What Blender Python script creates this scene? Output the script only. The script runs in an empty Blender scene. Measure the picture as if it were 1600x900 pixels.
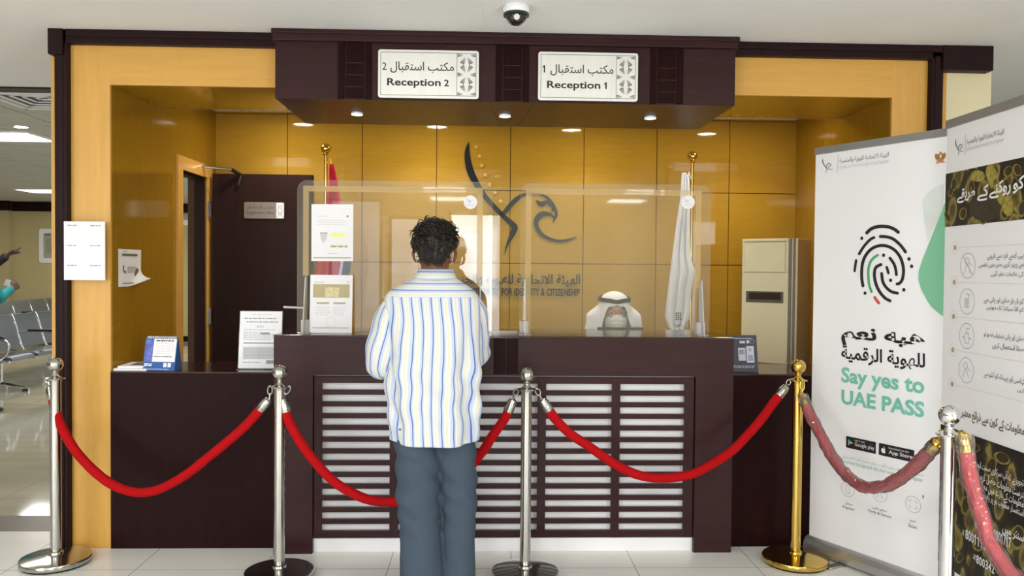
import bpy, bmesh, math, random
from mathutils import Vector, Matrix, noise
random.seed(7)
C = bpy.context.scene.collection
SC = bpy.context.scene

# ------------------------------------------------------------------ camera
CAM_F, CAM_PITCH, CAM_ROLL, CAM_YAW, CAM_H = 1252.09, -.0222091, .0088152, .0348341, 1.4575
_cy, _sy = math.cos(CAM_YAW), math.sin(CAM_YAW)
_cp, _sp = math.cos(CAM_PITCH), math.sin(CAM_PITCH)
_cr, _sr = math.cos(CAM_ROLL), math.sin(CAM_ROLL)
_R0 = Vector((_cy, -_sy, 0)); FW = Vector((_sy*_cp, _cy*_cp, _sp)); _U0 = Vector((-_sy*_sp, -_cy*_sp, _cp))
RT = _cr*_R0 + _sr*_U0; UP = _cr*_U0 - _sr*_R0
EYE = Vector((0, 0, CAM_H))
cam = bpy.data.cameras.new('camera'); cam.sensor_width = 36; cam.lens = CAM_F/1600*36; cam.clip_start = .05
camo = bpy.data.objects.new('camera', cam); C.objects.link(camo)
camo.matrix_world = Matrix(((RT.x, UP.x, -FW.x, 0), (RT.y, UP.y, -FW.y, 0), (RT.z, UP.z, -FW.z, CAM_H), (0, 0, 0, 1)))
SC.camera = camo

# ------------------------------------------------------------------ view, world, daylight through the windows behind the camera
SC.view_settings.view_transform = 'Standard'; SC.view_settings.look = 'None'
SC.view_settings.gamma = 1; SC.view_settings.use_curve_mapping = False
SC.view_settings.exposure = 0.08
W = bpy.data.worlds.new('world'); SC.world = W; W.use_nodes = True
W.node_tree.nodes['Background'].inputs[0].default_value = (.85, .92, 1, 1)
W.node_tree.nodes['Background'].inputs[1].default_value = 1.0
# windows in the wall behind the camera: x range, z range, daylight radiance (outer two added for light, second stands in for a white column, third frosted)
WINDOWS = [(-6.6, -3.2, .35, 2.45, 6.8), (-2.30, -1.50, .35, 2.5, 1.5), (-1.42, -.62, .35, 2.25, 2.8), (-.54, .28, .35, 2.32, 11), (3.5, 6.4, .35, 2.45, 6.8)]
WALL_BACK_Y = -3.4
ROOM_PANEL_POWER, HALL_PANEL_POWER = 30, 18
NICHE_SPOT, HEADER_SPOT = 24, 5

def area_light(name, loc, direction, sx, sy, power, col=(1, 1, 1)):
    l = bpy.data.lights.new(name, 'AREA'); l.shape = 'RECTANGLE'; l.size = sx; l.size_y = sy; l.energy = power; l.color = col
    o = bpy.data.objects.new(name, l); C.objects.link(o); o.location = loc
    o.rotation_euler = Vector(direction).to_track_quat('-Z', 'Y').to_euler(); o['kind'] = 'helper'
    return o
for _a, _b, _z0, _z1, _L in WINDOWS:
    area_light('window_daylight', ((_a+_b)/2, WALL_BACK_Y-.12, (_z0+_z1)/2), (0, 1, 0), _b-_a, _z1-_z0, math.pi*_L*(_b-_a)*(_z1-_z0), (.95, .98, 1))

# ------------------------------------------------------------------ helpers
def lin(c):
    return tuple((x/255/12.92 if x <= 10.31 else ((x/255+.055)/1.055)**2.4) for x in c[:3])
def mat(name, rgb, rough=.5, metal=0, var=.05, scale=9, stretch=(1, 1, 1), bump=0, spec=.5, rvar=0, emit=0, coat=0, alpha=1):
    m = bpy.data.materials.new(name); m.use_nodes = True; nt = m.node_tree; N = nt.nodes; b = N['Principled BSDF']
    c = lin(rgb)
    tc = N.new('ShaderNodeTexCoord'); mp = N.new('ShaderNodeMapping'); nz = N.new('ShaderNodeTexNoise')
    mp.inputs['Scale'].default_value = stretch; nz.inputs['Scale'].default_value = scale; nz.inputs['Detail'].default_value = 4
    nt.links.new(tc.outputs['Object'], mp.inputs[0]); nt.links.new(mp.outputs[0], nz.inputs['Vector'])
    r = N.new('ShaderNodeValToRGB')
    r.color_ramp.elements[0].position = .3; r.color_ramp.elements[1].position = .7
    r.color_ramp.elements[0].color = tuple(x*(1-var) for x in c)+(1,); r.color_ramp.elements[1].color = tuple(min(1, x*(1+var)) for x in c)+(1,)
    nt.links.new(nz.outputs['Fac'], r.inputs[0]); nt.links.new(r.outputs[0], b.inputs['Base Color'])
    b.inputs['Roughness'].default_value = rough; b.inputs['Metallic'].default_value = metal
    b.inputs['Specular IOR Level'].default_value = spec
    if coat: b.inputs['Coat Weight'].default_value = coat; b.inputs['Coat Roughness'].default_value = .06
    if rvar:
        mr = N.new('ShaderNodeMapRange'); mr.inputs[3].default_value = max(0, rough-rvar); mr.inputs[4].default_value = rough+rvar
        nt.links.new(nz.outputs['Fac'], mr.inputs[0]); nt.links.new(mr.outputs[0], b.inputs['Roughness'])
    if bump:
        bp = N.new('ShaderNodeBump'); bp.inputs['Strength'].default_value = bump; bp.inputs['Distance'].default_value = .01
        nt.links.new(nz.outputs['Fac'], bp.inputs['Height']); nt.links.new(bp.outputs[0], b.inputs['Normal'])
    if emit:
        b.inputs['Emission Color'].default_value = c+(1,); b.inputs['Emission Strength'].default_value = emit
    return m
def clear(name, tint=(255, 255, 255), ior=1.45, rough=.0, haze=0, haze_rgb=(255, 255, 255), gloss=1.0):
    """clear sheet: see-through straight on, mirror-like by Fresnel, plus an optional white share (real frosting, and painted reflection on the acrylic)"""
    m = bpy.data.materials.new(name); m.use_nodes = True; nt = m.node_tree; N = nt.nodes; N.remove(N['Principled BSDF'])
    out = N['Material Output']; t = N.new('ShaderNodeBsdfTransparent'); g = N.new('ShaderNodeBsdfGlossy'); f = N.new('ShaderNodeFresnel'); x = N.new('ShaderNodeMixShader')
    t.inputs[0].default_value = lin(tint)+(1,); g.inputs['Roughness'].default_value = rough; f.inputs[0].default_value = ior
    src = t
    if haze:
        d = N.new('ShaderNodeBsdfDiffuse'); d.inputs[0].default_value = lin(haze_rgb)+(1,)
        nz = N.new('ShaderNodeTexNoise'); nz.inputs['Scale'].default_value = 40
        mr = N.new('ShaderNodeMapRange'); mr.inputs[3].default_value = haze*.92; mr.inputs[4].default_value = min(1, haze*1.08)
        nt.links.new(nz.outputs['Fac'], mr.inputs[0])
        h = N.new('ShaderNodeMixShader'); nt.links.new(mr.outputs[0], h.inputs[0]); nt.links.new(t.outputs[0], h.inputs[1]); nt.links.new(d.outputs[0], h.inputs[2]); src = h
    mu = N.new('ShaderNodeMath'); mu.operation = 'MULTIPLY'; mu.inputs[1].default_value = gloss
    nt.links.new(f.outputs[0], mu.inputs[0]); nt.links.new(mu.outputs[0], x.inputs[0])
    nt.links.new(src.outputs[0], x.inputs[1]); nt.links.new(g.outputs[0], x.inputs[2]); nt.links.new(x.outputs[0], out.inputs[0])
    return m

def at(px, py, X=None, Y=None, Z=None):
    """the point of the place seen at photo pixel (px, py) on the plane X=, Y= or Z="""
    d = FW + (px-800)/CAM_F*RT - (py-450)/CAM_F*UP
    t = X/d.x if X is not None else Y/d.y if Y is not None else (Z-CAM_H)/d.z
    return EYE + t*d
class Plane:
    def __init__(s, o, r, u):
        s.o, s.r, s.u = Vector(o), Vector(r).normalized(), Vector(u).normalized(); s.n = s.r.cross(s.u)
    def P(s, u, v, d=0): return s.o + s.r*u + s.u*v + s.n*d
    def at(s, px, py):
        d = FW + (px-800)/CAM_F*RT - (py-450)/CAM_F*UP
        w = EYE + d*((s.o-EYE).dot(s.n)/d.dot(s.n)) - s.o
        return w.dot(s.r), w.dot(s.u)

def catmull(pts, n=6):
    P = [Vector(p) for p in pts]; Q = [2*P[0]-P[1]]+P+[2*P[-1]-P[-2]]; out = []
    for i in range(1, len(Q)-2):
        a, b, c, d = Q[i-1:i+3]
        for k in range(n):
            t = k/n
            out.append(.5*((2*b)+(c-a)*t+(2*a-5*b+4*c-d)*t*t+(3*b-a-3*c+d)*t**3))
    out.append(P[-1]); return out

_txt = {}
def text_data(body, bold, res=3):
    k = (body, bold)
    if k not in _txt:
        cu = bpy.data.curves.new('t', 'FONT'); cu.body = body; cu.offset = bold; cu.resolution_u = res
        o = bpy.data.objects.new('t', cu); C.objects.link(o)
        dg = bpy.context.evaluated_depsgraph_get(); me = bpy.data.meshes.new_from_object(o.evaluated_get(dg))
        vs = [(v.co.x, v.co.y) for v in me.vertices]; fs = [list(p.vertices) for p in me.polygons]
        bpy.data.objects.remove(o); bpy.data.curves.remove(cu); bpy.data.meshes.remove(me)
        _txt[k] = (vs, fs)
    return _txt[k]

_ONE = [(.35, 0), (.62, 0), (.62, 1), (.42, 1), (.08, .78), (.14, .62), (.35, .74)]
class MB:
    def __init__(s): s.bm = bmesh.new(); s.mi = 0
    def face(s, vs):
        try:
            f = s.bm.faces.new(vs); f.material_index = s.mi; return f
        except ValueError: return None
    def box(s, x0, x1, y0, y1, z0, z1):
        v = [s.bm.verts.new(p) for p in ((x0,y0,z0),(x1,y0,z0),(x1,y1,z0),(x0,y1,z0),(x0,y0,z1),(x1,y0,z1),(x1,y1,z1),(x0,y1,z1))]
        for q in ((0,3,2,1),(4,5,6,7),(0,1,5,4),(1,2,6,5),(2,3,7,6),(3,0,4,7)): s.face([v[i] for i in q])
        return s
    def obox(s, c, ax, ay, az):
        """box round centre c with half-axis vectors"""
        c, ax, ay, az = Vector(c), Vector(ax), Vector(ay), Vector(az)
        v = [s.bm.verts.new(c+ax*i+ay*j+az*k) for i, j, k in ((-1,-1,-1),(1,-1,-1),(1,1,-1),(-1,1,-1),(-1,-1,1),(1,-1,1),(1,1,1),(-1,1,1))]
        for q in ((0,3,2,1),(4,5,6,7),(0,1,5,4),(1,2,6,5),(2,3,7,6),(3,0,4,7)): s.face([v[i] for i in q])
        return s
    def rings(s, R, cap=True, closed=True):
        V = [[s.bm.verts.new(p) for p in r] for r in R]
        n = len(V[0])
        for a, b in zip(V, V[1:]):
            for i in range(n if closed else n-1):
                s.face([a[i], a[(i+1) % n], b[(i+1) % n], b[i]])
        if cap and closed: s.face(V[0][::-1]); s.face(V[-1])
        return s
    def lathe(s, prof, c=(0, 0, 0), n=28, axis=None):
        c = Vector(c); M = Matrix.Identity(3) if axis is None else Vector(axis).to_track_quat('Z', 'Y').to_matrix()
        return s.rings([[c+M @ Vector((max(r, 1e-4)*math.cos(2*math.pi*i/n), max(r, 1e-4)*math.sin(2*math.pi*i/n), z)) for i in range(n)] for r, z in prof])
    def ball(s, c, r, n=20, sc=(1, 1, 1)):
        c = Vector(c); m = n//2
        return s.rings([[c+Vector((r*sc[0]*max(math.sin(math.pi*j/m), 1e-3)*math.cos(2*math.pi*i/n), r*sc[1]*max(math.sin(math.pi*j/m), 1e-3)*math.sin(2*math.pi*i/n), -r*sc[2]*math.cos(math.pi*j/m))) for i in range(n)] for j in range(m+1)])
    def tube(s, pts, r, n=12, ref=None, cap=True):
        """r: a number, a list, or a list of (ra, rb) along the path; ref: vector that ra follows"""
        P = [Vector(p) for p in pts]; R = []
        up = Vector(ref) if ref is not None else None
        for i, p in enumerate(P):
            t = (P[min(i+1, len(P)-1)]-P[max(i-1, 0)]).normalized()
            if up is None: up = Vector((0, 0, 1)) if abs(t.z) < .9 else Vector((1, 0, 0))
            a = (up-t*up.dot(t))
            if a.length < 1e-6: a = Vector((1, .3, .2)); a -= t*a.dot(t)
            a.normalize(); b = t.cross(a)
            if ref is None: up = a
            q = r[i] if isinstance(r, (list, tuple)) else r
            ra, rb = q if isinstance(q, (list, tuple)) else (q, q)
            R.append([p+a*ra*math.cos(2*math.pi*k/n)+b*rb*math.sin(2*math.pi*k/n) for k in range(n)])
        return s.rings(R, cap)
    def poly(s, pl, pts, d0, d1=None):
        """flat polygon on a plane at height d0; with d1, a solid from d0 down to d1"""
        top = [s.bm.verts.new(pl.P(u, v, d0)) for u, v in pts]; s.face(top)
        if d1 is not None:
            bot = [s.bm.verts.new(pl.P(u, v, d1)) for u, v in pts]; s.face(bot[::-1]); n = len(pts)
            for i in range(n): s.face([top[(i+1) % n], top[i], bot[i], bot[(i+1) % n]])
        return s
    def rect(s, pl, u0, v0, u1, v1, d0, d1=None): return s.poly(pl, [(u0, v0), (u1, v0), (u1, v1), (u0, v1)], d0, d1)
    def disc(s, pl, u, v, r, d0, d1=None, n=20): return s.poly(pl, [(u+r*math.cos(2*math.pi*i/n), v+r*math.sin(2*math.pi*i/n)) for i in range(n)], d0, d1)
    def ring(s, pl, u, v, r, w, d0, n=32, ru=1.0):
        a = [s.bm.verts.new(pl.P(u+r*ru*math.cos(2*math.pi*i/n), v+r*math.sin(2*math.pi*i/n), d0)) for i in range(n)]
        b = [s.bm.verts.new(pl.P(u+(r-w)*ru*math.cos(2*math.pi*i/n), v+(r-w)*math.sin(2*math.pi*i/n), d0)) for i in range(n)]
        for i in range(n): s.face([a[i], a[(i+1) % n], b[(i+1) % n], b[i]])
        return s
    def stroke(s, pl, pts, w, d0, d1=None, px=False, n=5, round_end=True):
        """ribbon along pts (u, v) or (u, v, width); px=True: the points and widths are photo pixels lying on the plane"""
        wd = [p[2] if len(p) > 2 else w for p in pts]
        P = [Vector((p[0], p[1], q)) for p, q in zip(pts, wd)]
        P = catmull(P, n) if len(P) > 2 else P
        L, Rr = [], []
        for i, p in enumerate(P):
            t = P[min(i+1, len(P)-1)]-P[max(i-1, 0)]; t = Vector((t.x, t.y)); t.normalize(); h = max(p.z, 0)/2
            L.append((p.x-t.y*h, p.y+t.x*h)); Rr.append((p.x+t.y*h, p.y-t.x*h))
        def cap(p, q, sgn):
            t = Vector((q.x-p.x, q.y-p.y)).normalized(); h = max(p.z, 0)/2; a0 = math.atan2(t.y, t.x)
            return [(p.x+h*math.cos(a0+math.pi/2+sgn*math.pi*k/6), p.y+h*math.sin(a0+math.pi/2+sgn*math.pi*k/6)) for k in range(1, 6)]
        out = L+(cap(P[-1], P[-1]*2-P[-2], -1) if round_end else [])+Rr[::-1]+(cap(P[0], P[1], 1)[::-1] if round_end else [])
        if round_end:
            out = L + [(P[-1].x+max(P[-1].z,0)/2*math.cos(a), P[-1].y+max(P[-1].z,0)/2*math.sin(a)) for a in [math.atan2(P[-1].y-P[-2].y, P[-1].x-P[-2].x)+math.pi/2-math.pi*k/6 for k in range(1, 6)]] \
                + Rr[::-1] + [(P[0].x+max(P[0].z,0)/2*math.cos(a), P[0].y+max(P[0].z,0)/2*math.sin(a)) for a in [math.atan2(P[1].y-P[0].y, P[1].x-P[0].x)-math.pi/2-math.pi*k/6 for k in range(1, 6)]]
        # as quads strip plus end fans, so narrow curls never fold
        f = (lambda q: pl.at(*q)) if px else (lambda q: q)
        lv = [s.bm.verts.new(pl.P(*f(q), d0)) for q in L]; rv = [s.bm.verts.new(pl.P(*f(q), d0)) for q in Rr]
        for i in range(len(L)-1): s.face([rv[i], rv[i+1], lv[i+1], lv[i]])
        if d1 is not None:
            l2 = [s.bm.verts.new(pl.P(*f(q), d1)) for q in L]; r2 = [s.bm.verts.new(pl.P(*f(q), d1)) for q in Rr]
            for i in range(len(L)-1): s.face([lv[i], lv[i+1], l2[i+1], l2[i]]); s.face([rv[i+1], rv[i], r2[i], r2[i+1]]); s.face([l2[i], l2[i+1], r2[i+1], r2[i]])
            s.face([lv[0], l2[0], r2[0], rv[0]]); s.face([lv[-1], rv[-1], r2[-1], l2[-1]])
        elif round_end:
            ne = out[len(L):len(L)+5]; ns = out[len(L)+5+len(Rr):]
            s.face([lv[-1]]+[s.bm.verts.new(pl.P(*f(q), d0)) for q in ne]+[rv[-1]])
            s.face([rv[0]]+[s.bm.verts.new(pl.P(*f(q), d0)) for q in ns]+[lv[0]])
        return s
    def text(s, pl, body, u0, v0, u1, v1, d0, bold=.0, depth=0):
        """lettering fitted to the rectangle u0..u1, v0..v1 of the plane"""
        vs, fs = text_data(body, bold); xs = [v[0] for v in vs]; ys = [v[1] for v in vs]
        a, b, c, d = min(xs), max(xs), min(ys), max(ys)
        m = [(u0+(x-a)/(b-a)*(u1-u0), v0+(y-c)/(d-c)*(v1-v0)) for x, y in vs]
        V = [s.bm.verts.new(pl.P(x, y, d0)) for x, y in m]
        for f in fs: s.face([V[i] for i in f])
        if depth:
            V2 = [s.bm.verts.new(pl.P(x, y, d0-depth)) for x, y in m]; cnt = {}
            for f in fs:
                for i, j in zip(f, f[1:]+f[:1]): cnt[(i, j)] = 1
            for (i, j) in cnt:
                if (j, i) not in cnt: s.face([V[j], V[i], V2[i], V2[j]])
        return s
    def digits(s, pl, body, u0, v0, u1, v1, d, bold=0):
        """a number in even cells, with a flagged figure one"""
        c = (u1-u0)/len(body)
        for i, ch in enumerate(body):
            a = u0+c*i
            if ch == '1': s.poly(pl, [(a+c*x, v0+(v1-v0)*y) for x, y in _ONE], d)
            else: s.text(pl, ch, a+c*.06, v0, a+c*.94, v1, d, bold)
        return s
    def lines(s, pl, u0, v0, u1, v1, rows, d0, fill=.5, ragged=.15, seed=1):
        """rows of print too small to read: each row a run of short word bars"""
        rn = random.Random(seed); h = (v1-v0)/rows
        for i in range(rows):
            y = v1-(i+.5)*h; x = u0; e = u1-(u1-u0)*ragged*rn.random()
            while x < e-h*.5:
                w = min(h*rn.uniform(.8, 3.0), e-x); s.rect(pl, x, y-h*fill/2, x+w, y+h*fill/2, d0); x += w+h*.45
        return s
    def build(s, name, mats, parent=None, smooth=False, bevel=0, bseg=2, keep=False):
        bmesh.ops.recalc_face_normals(s.bm, faces=s.bm.faces) if not keep else None
        me = bpy.data.meshes.new(name); s.bm.to_mesh(me); s.bm.free()
        for m in (mats if isinstance(mats, (list, tuple)) else [mats]): me.materials.append(m)
        if smooth:
            for p in me.polygons: p.use_smooth = True
        return link(name, me, parent, bevel, bseg, smooth)
def link(name, me, parent=None, bevel=0, bseg=2, smooth=False):
    o = bpy.data.objects.new(name, me); C.objects.link(o)
    if parent is not None:
        r = parent
        while r.parent is not None: r = r.parent
        me.transform(Matrix.Translation(-Vector(r.location))); o.parent = parent
    if bevel:
        b = o.modifiers.new('bevel', 'BEVEL'); b.width = bevel; b.segments = bseg; b.limit_method = 'ANGLE'; b.angle_limit = math.radians(40)
    if smooth:
        try: me.set_sharp_from_angle(angle=math.radians(42))
        except Exception: pass
    return o
def thing(name, label, cat, loc=(0, 0, 0), group=None):
    o = bpy.data.objects.new(name, None); C.objects.link(o); o.location = loc; o.empty_display_size = .1
    return tag(o, label, cat, group)
def tag(o, label, cat, group=None):
    o['label'] = label; o['category'] = cat
    if group: o['group'] = group
    return o
def struct(o, label=None):
    o['kind'] = 'structure'
    if label: o['label'] = label
    return o
def copy_thing(root, loc, label=None):
    def rec(o, par):
        c = o.copy(); C.objects.link(c)
        if par is not None: c.parent = par
        for ch in list(o.children): rec(ch, c)
        return c
    r = rec(root, None); r.location = loc
    if label: r['label'] = label
    return r

# Arabic and Urdu letters in their joined shapes, laid out left to right
_J = {'ا': 'FE8D FE8E', 'أ': 'FE83 FE84', 'إ': 'FE87 FE88', 'آ': 'FE81 FE82', 'ب': 'FE8F FE90 FE91 FE92', 'ت': 'FE95 FE96 FE97 FE98', 'ث': 'FE99 FE9A FE9B FE9C',
 'ج': 'FE9D FE9E FE9F FEA0', 'ح': 'FEA1 FEA2 FEA3 FEA4', 'خ': 'FEA5 FEA6 FEA7 FEA8', 'د': 'FEA9 FEAA', 'ذ': 'FEAB FEAC', 'ر': 'FEAD FEAE', 'ز': 'FEAF FEB0', 'س': 'FEB1 FEB2 FEB3 FEB4',
 'ش': 'FEB5 FEB6 FEB7 FEB8', 'ص': 'FEB9 FEBA FEBB FEBC', 'ض': 'FEBD FEBE FEBF FEC0', 'ط': 'FEC1 FEC2 FEC3 FEC4', 'ظ': 'FEC5 FEC6 FEC7 FEC8', 'ع': 'FEC9 FECA FECB FECC', 'غ': 'FECD FECE FECF FED0',
 'ف': 'FED1 FED2 FED3 FED4', 'ق': 'FED5 FED6 FED7 FED8', 'ك': 'FED9 FEDA FEDB FEDC', 'ل': 'FEDD FEDE FEDF FEE0', 'م': 'FEE1 FEE2 FEE3 FEE4', 'ن': 'FEE5 FEE6 FEE7 FEE8', 'ه': 'FEE9 FEEA FEEB FEEC',
 'و': 'FEED FEEE', 'ي': 'FEF1 FEF2 FEF3 FEF4', 'ى': 'FEEF FEF0', 'ة': 'FE93 FE94', 'ئ': 'FE89 FE8A FE8B FE8C', 'ے': 'FBAE FBAF', 'ک': 'FB8E FB8F FB90 FB91', 'گ': 'FB92 FB93 FB94 FB95',
 'پ': 'FB56 FB57 FB58 FB59', 'چ': 'FB7A FB7B FB7C FB7D', 'ں': 'FB9E FB9F', 'ہ': 'FBA6 FBA7 FBA8 FBA9', 'ی': 'FBFC FBFD FBFE FBFF', 'ڈ': 'FB88 FB89', 'ٹ': 'FB66 FB67 FB68 FB69'}
_J = {k: [chr(int(x, 16)) for x in v.split()] for k, v in _J.items()}
_J['\u0001'] = ['\uFEFB', '\uFEFC']
def ar(t):
    t = t.replace('لا', '\u0001'); out = []
    for i, ch in enumerate(t):
        if ch not in _J: out.append(ch); continue
        pv = i > 0 and t[i-1] in _J and len(_J[t[i-1]]) == 4
        nx = i+1 < len(t) and t[i+1] in _J and len(_J[ch]) == 4
        out.append(_J[ch][3 if pv and nx else 1 if pv else 2 if nx else 0])
    words, run = [], ''
    for ch in out:
        if ch.isdigit(): run += ch
        else:
            if run: words.append(run); run = ''
            words.append(ch)
    if run: words.append(run)
    return ''.join(words[::-1])

# ------------------------------------------------------------------ materials
M = {}
M['ceiling'] = mat('ceiling_paint', (240, 240, 238), .9, var=.012, scale=3)
M['wall'] = mat('cream_wall_paint', (226, 214, 176), .8, var=.02, scale=4)
M['hall_wall'] = mat('hall_wall_paint', (196, 182, 132), .8, var=.03, scale=3)
M['white_wall'] = mat('white_wall_paint', (228, 226, 218), .85, var=.02, scale=4)
M['maple'] = mat('maple_veneer', (213, 163, 82), .34, var=.05, scale=5, stretch=(9, 9, .7), spec=.3)
M['maple_h'] = mat('maple_veneer_across', (213, 163, 82), .34, var=.05, scale=5, stretch=(.7, 9, 9), spec=.3)
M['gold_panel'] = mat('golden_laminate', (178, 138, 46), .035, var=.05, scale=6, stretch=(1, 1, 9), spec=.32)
M['gold_shaded'] = mat('golden_laminate_shaded', (156, 117, 28), .10, var=.05, scale=6, stretch=(9, 9, .7), spec=.32)  # same laminate, with the shade of the inner faces put into its colour
M['groove'] = mat('groove_shadow_gap', (78, 50, 12), .7)
M['dark'] = mat('dark_mahogany_veneer', (33, 13, 13), .36, var=.16, scale=7, stretch=(6, 6, .6), spec=.07, rvar=.05)
M['dark_h'] = mat('dark_mahogany_veneer_across', (52, 27, 29), .34, var=.16, scale=7, stretch=(.6, 6, 6), spec=.2, rvar=.05)
M['dark_top'] = mat('dark_polished_top', (52, 28, 27), .13, var=.12, scale=7, stretch=(.6, 6, 6), spec=.5)
M['dark_trim'] = mat('dark_trim_wood', (36, 18, 20), .45, var=.14, scale=7, stretch=(6, 6, .6), spec=.12)
M['door'] = mat('dark_door_wood', (40, 20, 18), .5, var=.14, scale=6, stretch=(6, 6, .5), spec=.14)
M['white_lam'] = mat('white_laminate', (243, 243, 246), .4, var=.015, scale=5)
M['silver'] = mat('brushed_silver', (186, 185, 180), .15, 1, var=.03, scale=30, stretch=(1, 1, .1))
M['chrome'] = mat('polished_chrome', (226, 226, 228), .07, 1, var=.02, scale=12)
M['brass'] = mat('polished_brass', (214, 180, 92), .14, 1, var=.04, scale=20)
M['black_rubber'] = mat('black_rubber', (20, 20, 22), .7, var=.1)
M['black_plastic'] = mat('black_plastic', (22, 23, 27), .35, var=.08)
M['paper'] = mat('white_paper', (238, 238, 242), .75, var=.012, scale=12)
M['ink'] = mat('black_ink', (32, 29, 36), .6, var=.05)
M['grey_ink'] = mat('grey_ink', (150, 150, 156), .7)
M['pale_ink'] = mat('pale_grey_ink', (205, 205, 210), .7)
M['tan_ink'] = mat('tan_ink', (186, 172, 134), .7)
M['yellow_ink'] = mat('highlighter_yellow', (240, 242, 150), .7)
M['gold'] = mat('gold_paint', (226, 178, 62), .35, .3, var=.05)
M['velvet'] = mat('red_velvet', (172, 2, 12), .85, var=.12, scale=160, bump=.25, spec=.2)
M['wrapped_velvet'] = mat('wrapped_red_velvet', (206, 26, 52), .75, var=.16, scale=60, bump=.2, spec=.25)
M['plastic'] = clear('crinkled_clear_plastic', ior=1.5, rough=.12, haze=.09)
M['acrylic'] = clear('clear_acrylic', ior=1.49, rough=.004, tint=(249, 251, 250), haze=.034)  # even white haze stands in for the lit room's veiling reflection
M['acrylic_thin'] = clear('thin_clear_acrylic', ior=1.42, rough=.004, tint=(250, 252, 251), haze=.015, gloss=.6)
M['acrylic_edge'] = clear('bright_acrylic_edge', ior=1.5, rough=.05, haze=.45)
M['frost'] = clear('frosted_border', ior=1.4, rough=.35, haze=.52, haze_rgb=(216, 188, 138), gloss=.3)
M['lens'] = mat('warm_lamp_lens', (255, 244, 222), .4, emit=60)
M['panel_light'] = mat('lit_ceiling_panel', (250, 253, 255), .5, emit=7)
M['glass'] = clear('window_glass', ior=1.45, rough=.0)

# floor tiles: pale porcelain with thin grey joints on a 0.6 m grid
def tile_mat(name, rgb, joint, size, off, rough, var, spec=.5):
    m = mat(name, rgb, rough, var=var, scale=2.2, stretch=(.5, 3, 1), spec=spec); nt = m.node_tree; N = nt.nodes; b = N['Principled BSDF']
    tc = [n for n in N if n.type == 'TEX_COORD'][0]; sx = N.new('ShaderNodeSeparateXYZ'); nt.links.new(tc.outputs['Object'], sx.inputs[0])
    outs = []
    for k, (ax, o) in enumerate((('X', off[0]), ('Y', off[1]))):
        a = N.new('ShaderNodeMath'); a.operation = 'ADD'; a.inputs[1].default_value = -o+60*size
        d = N.new('ShaderNodeMath'); d.operation = 'MODULO'; d.inputs[1].default_value = size
        e = N.new('ShaderNodeMath'); e.operation = 'SUBTRACT'; e.inputs[1].default_value = size/2
        g = N.new('ShaderNodeMath'); g.operation = 'ABSOLUTE'; h = N.new('ShaderNodeMath'); h.operation = 'GREATER_THAN'; h.inputs[1].default_value = size/2-.0018
        nt.links.new(sx.outputs[ax], a.inputs[0])
        for p, q in ((a, d), (d, e), (e, g), (g, h)): nt.links.new(p.outputs[0], q.inputs[0])
        outs.append(h)
    mx = N.new('ShaderNodeMath'); mx.operation = 'MAXIMUM'; nt.links.new(outs[0].outputs[0], mx.inputs[0]); nt.links.new(outs[1].outputs[0], mx.inputs[1])
    cr = [n for n in N if n.type == 'VALTORGB'][0]; mi = N.new('ShaderNodeMixRGB'); mi.inputs[2].default_value = lin(joint)+(1,)
    nt.links.new(mx.outputs[0], mi.inputs[0]); nt.links.new(cr.outputs[0], mi.inputs[1]); nt.links.new(mi.outputs[0], b.inputs['Base Color'])
    return m
M['tiles'] = tile_mat('pale_floor_tiles', (242, 241, 236), (138, 134, 126), .605, (.149, 3.885), .22, .03)
M['hall_tiles'] = tile_mat('hall_floor_tiles', (196, 190, 172), (150, 145, 130), .6, (.0, .3), .06, .07)
M['granite'] = mat('brown_granite', (112, 98, 84), .3, var=.35, scale=160)

# ------------------------------------------------------------------ the room
ZC = 2.655
def sbox(name, m, *boxes, label=None, bevel=0):
    b = MB()
    for q in boxes: b.box(*q)
    return struct(b.build(name, m, bevel=bevel), label)
sbox('floor', M['tiles'], (-3.2, 8, WALL_BACK_Y, 9, -.1, 0), (-12, -3.2, WALL_BACK_Y, 4.46, -.1, 0))
sbox('floor_hall', M['hall_tiles'], (-14, -3.2, 4.74, 16.3, -.1, 0), (-3.2, -2.2, 4.74, 16.3, -.09, .001))
sbox('trim_1', M['granite'], (-12, -2.2, 4.46, 4.74, -.09, .001), label='brown granite threshold strip in the floor')
sbox('ceiling', M['ceiling'], (-12, 8, WALL_BACK_Y, 5.52, ZC, ZC+.1), (-2.2, 8, 5.52, 9, ZC, ZC+.1))
def ceil_tiles():
    b = MB(); b.box(-14, -2.2, 5.52, 16.3, ZC+.075, ZC+.12)
    x = -14
    while x < -2.3:
        y = 5.56
        while y < 16: b.box(x+.012, min(x+.588, -2.21), y+.012, y+.588, ZC+.055, ZC+.08); y += .6
        x += .6
    return struct(b.build('ceiling_hall', [mat('mineral_fibre_tile', (196, 194, 180), .9, var=.04, scale=60)]))
ceil_tiles()
sbox('trim_2', M['dark_trim'], (-12, -2.2, 5.5, 5.525, ZC-.008, ZC+.1), label='thin dark edge where the hall ceiling begins')
sbox('wall_hall_rear', M['hall_wall'], (-14, -2.2, 16, 16.3, 0, ZC+.1), (-14, -9.2, 15.85, 16, 0, ZC+.1))
sbox('trim_3', M['dark_trim'], (-14, -2.2, 15.94, 16, ZC-.13, ZC+.06), (-14, -9.15, 15.79, 15.85, ZC-.13, ZC+.06), label='dark cornice along the hall rear wall')
sbox('baseboard_hall', M['dark_trim'], (-14, -2.2, 15.97, 16, 0, .1), (-14, -9.17, 15.82, 15.85, 0, .1))
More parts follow.
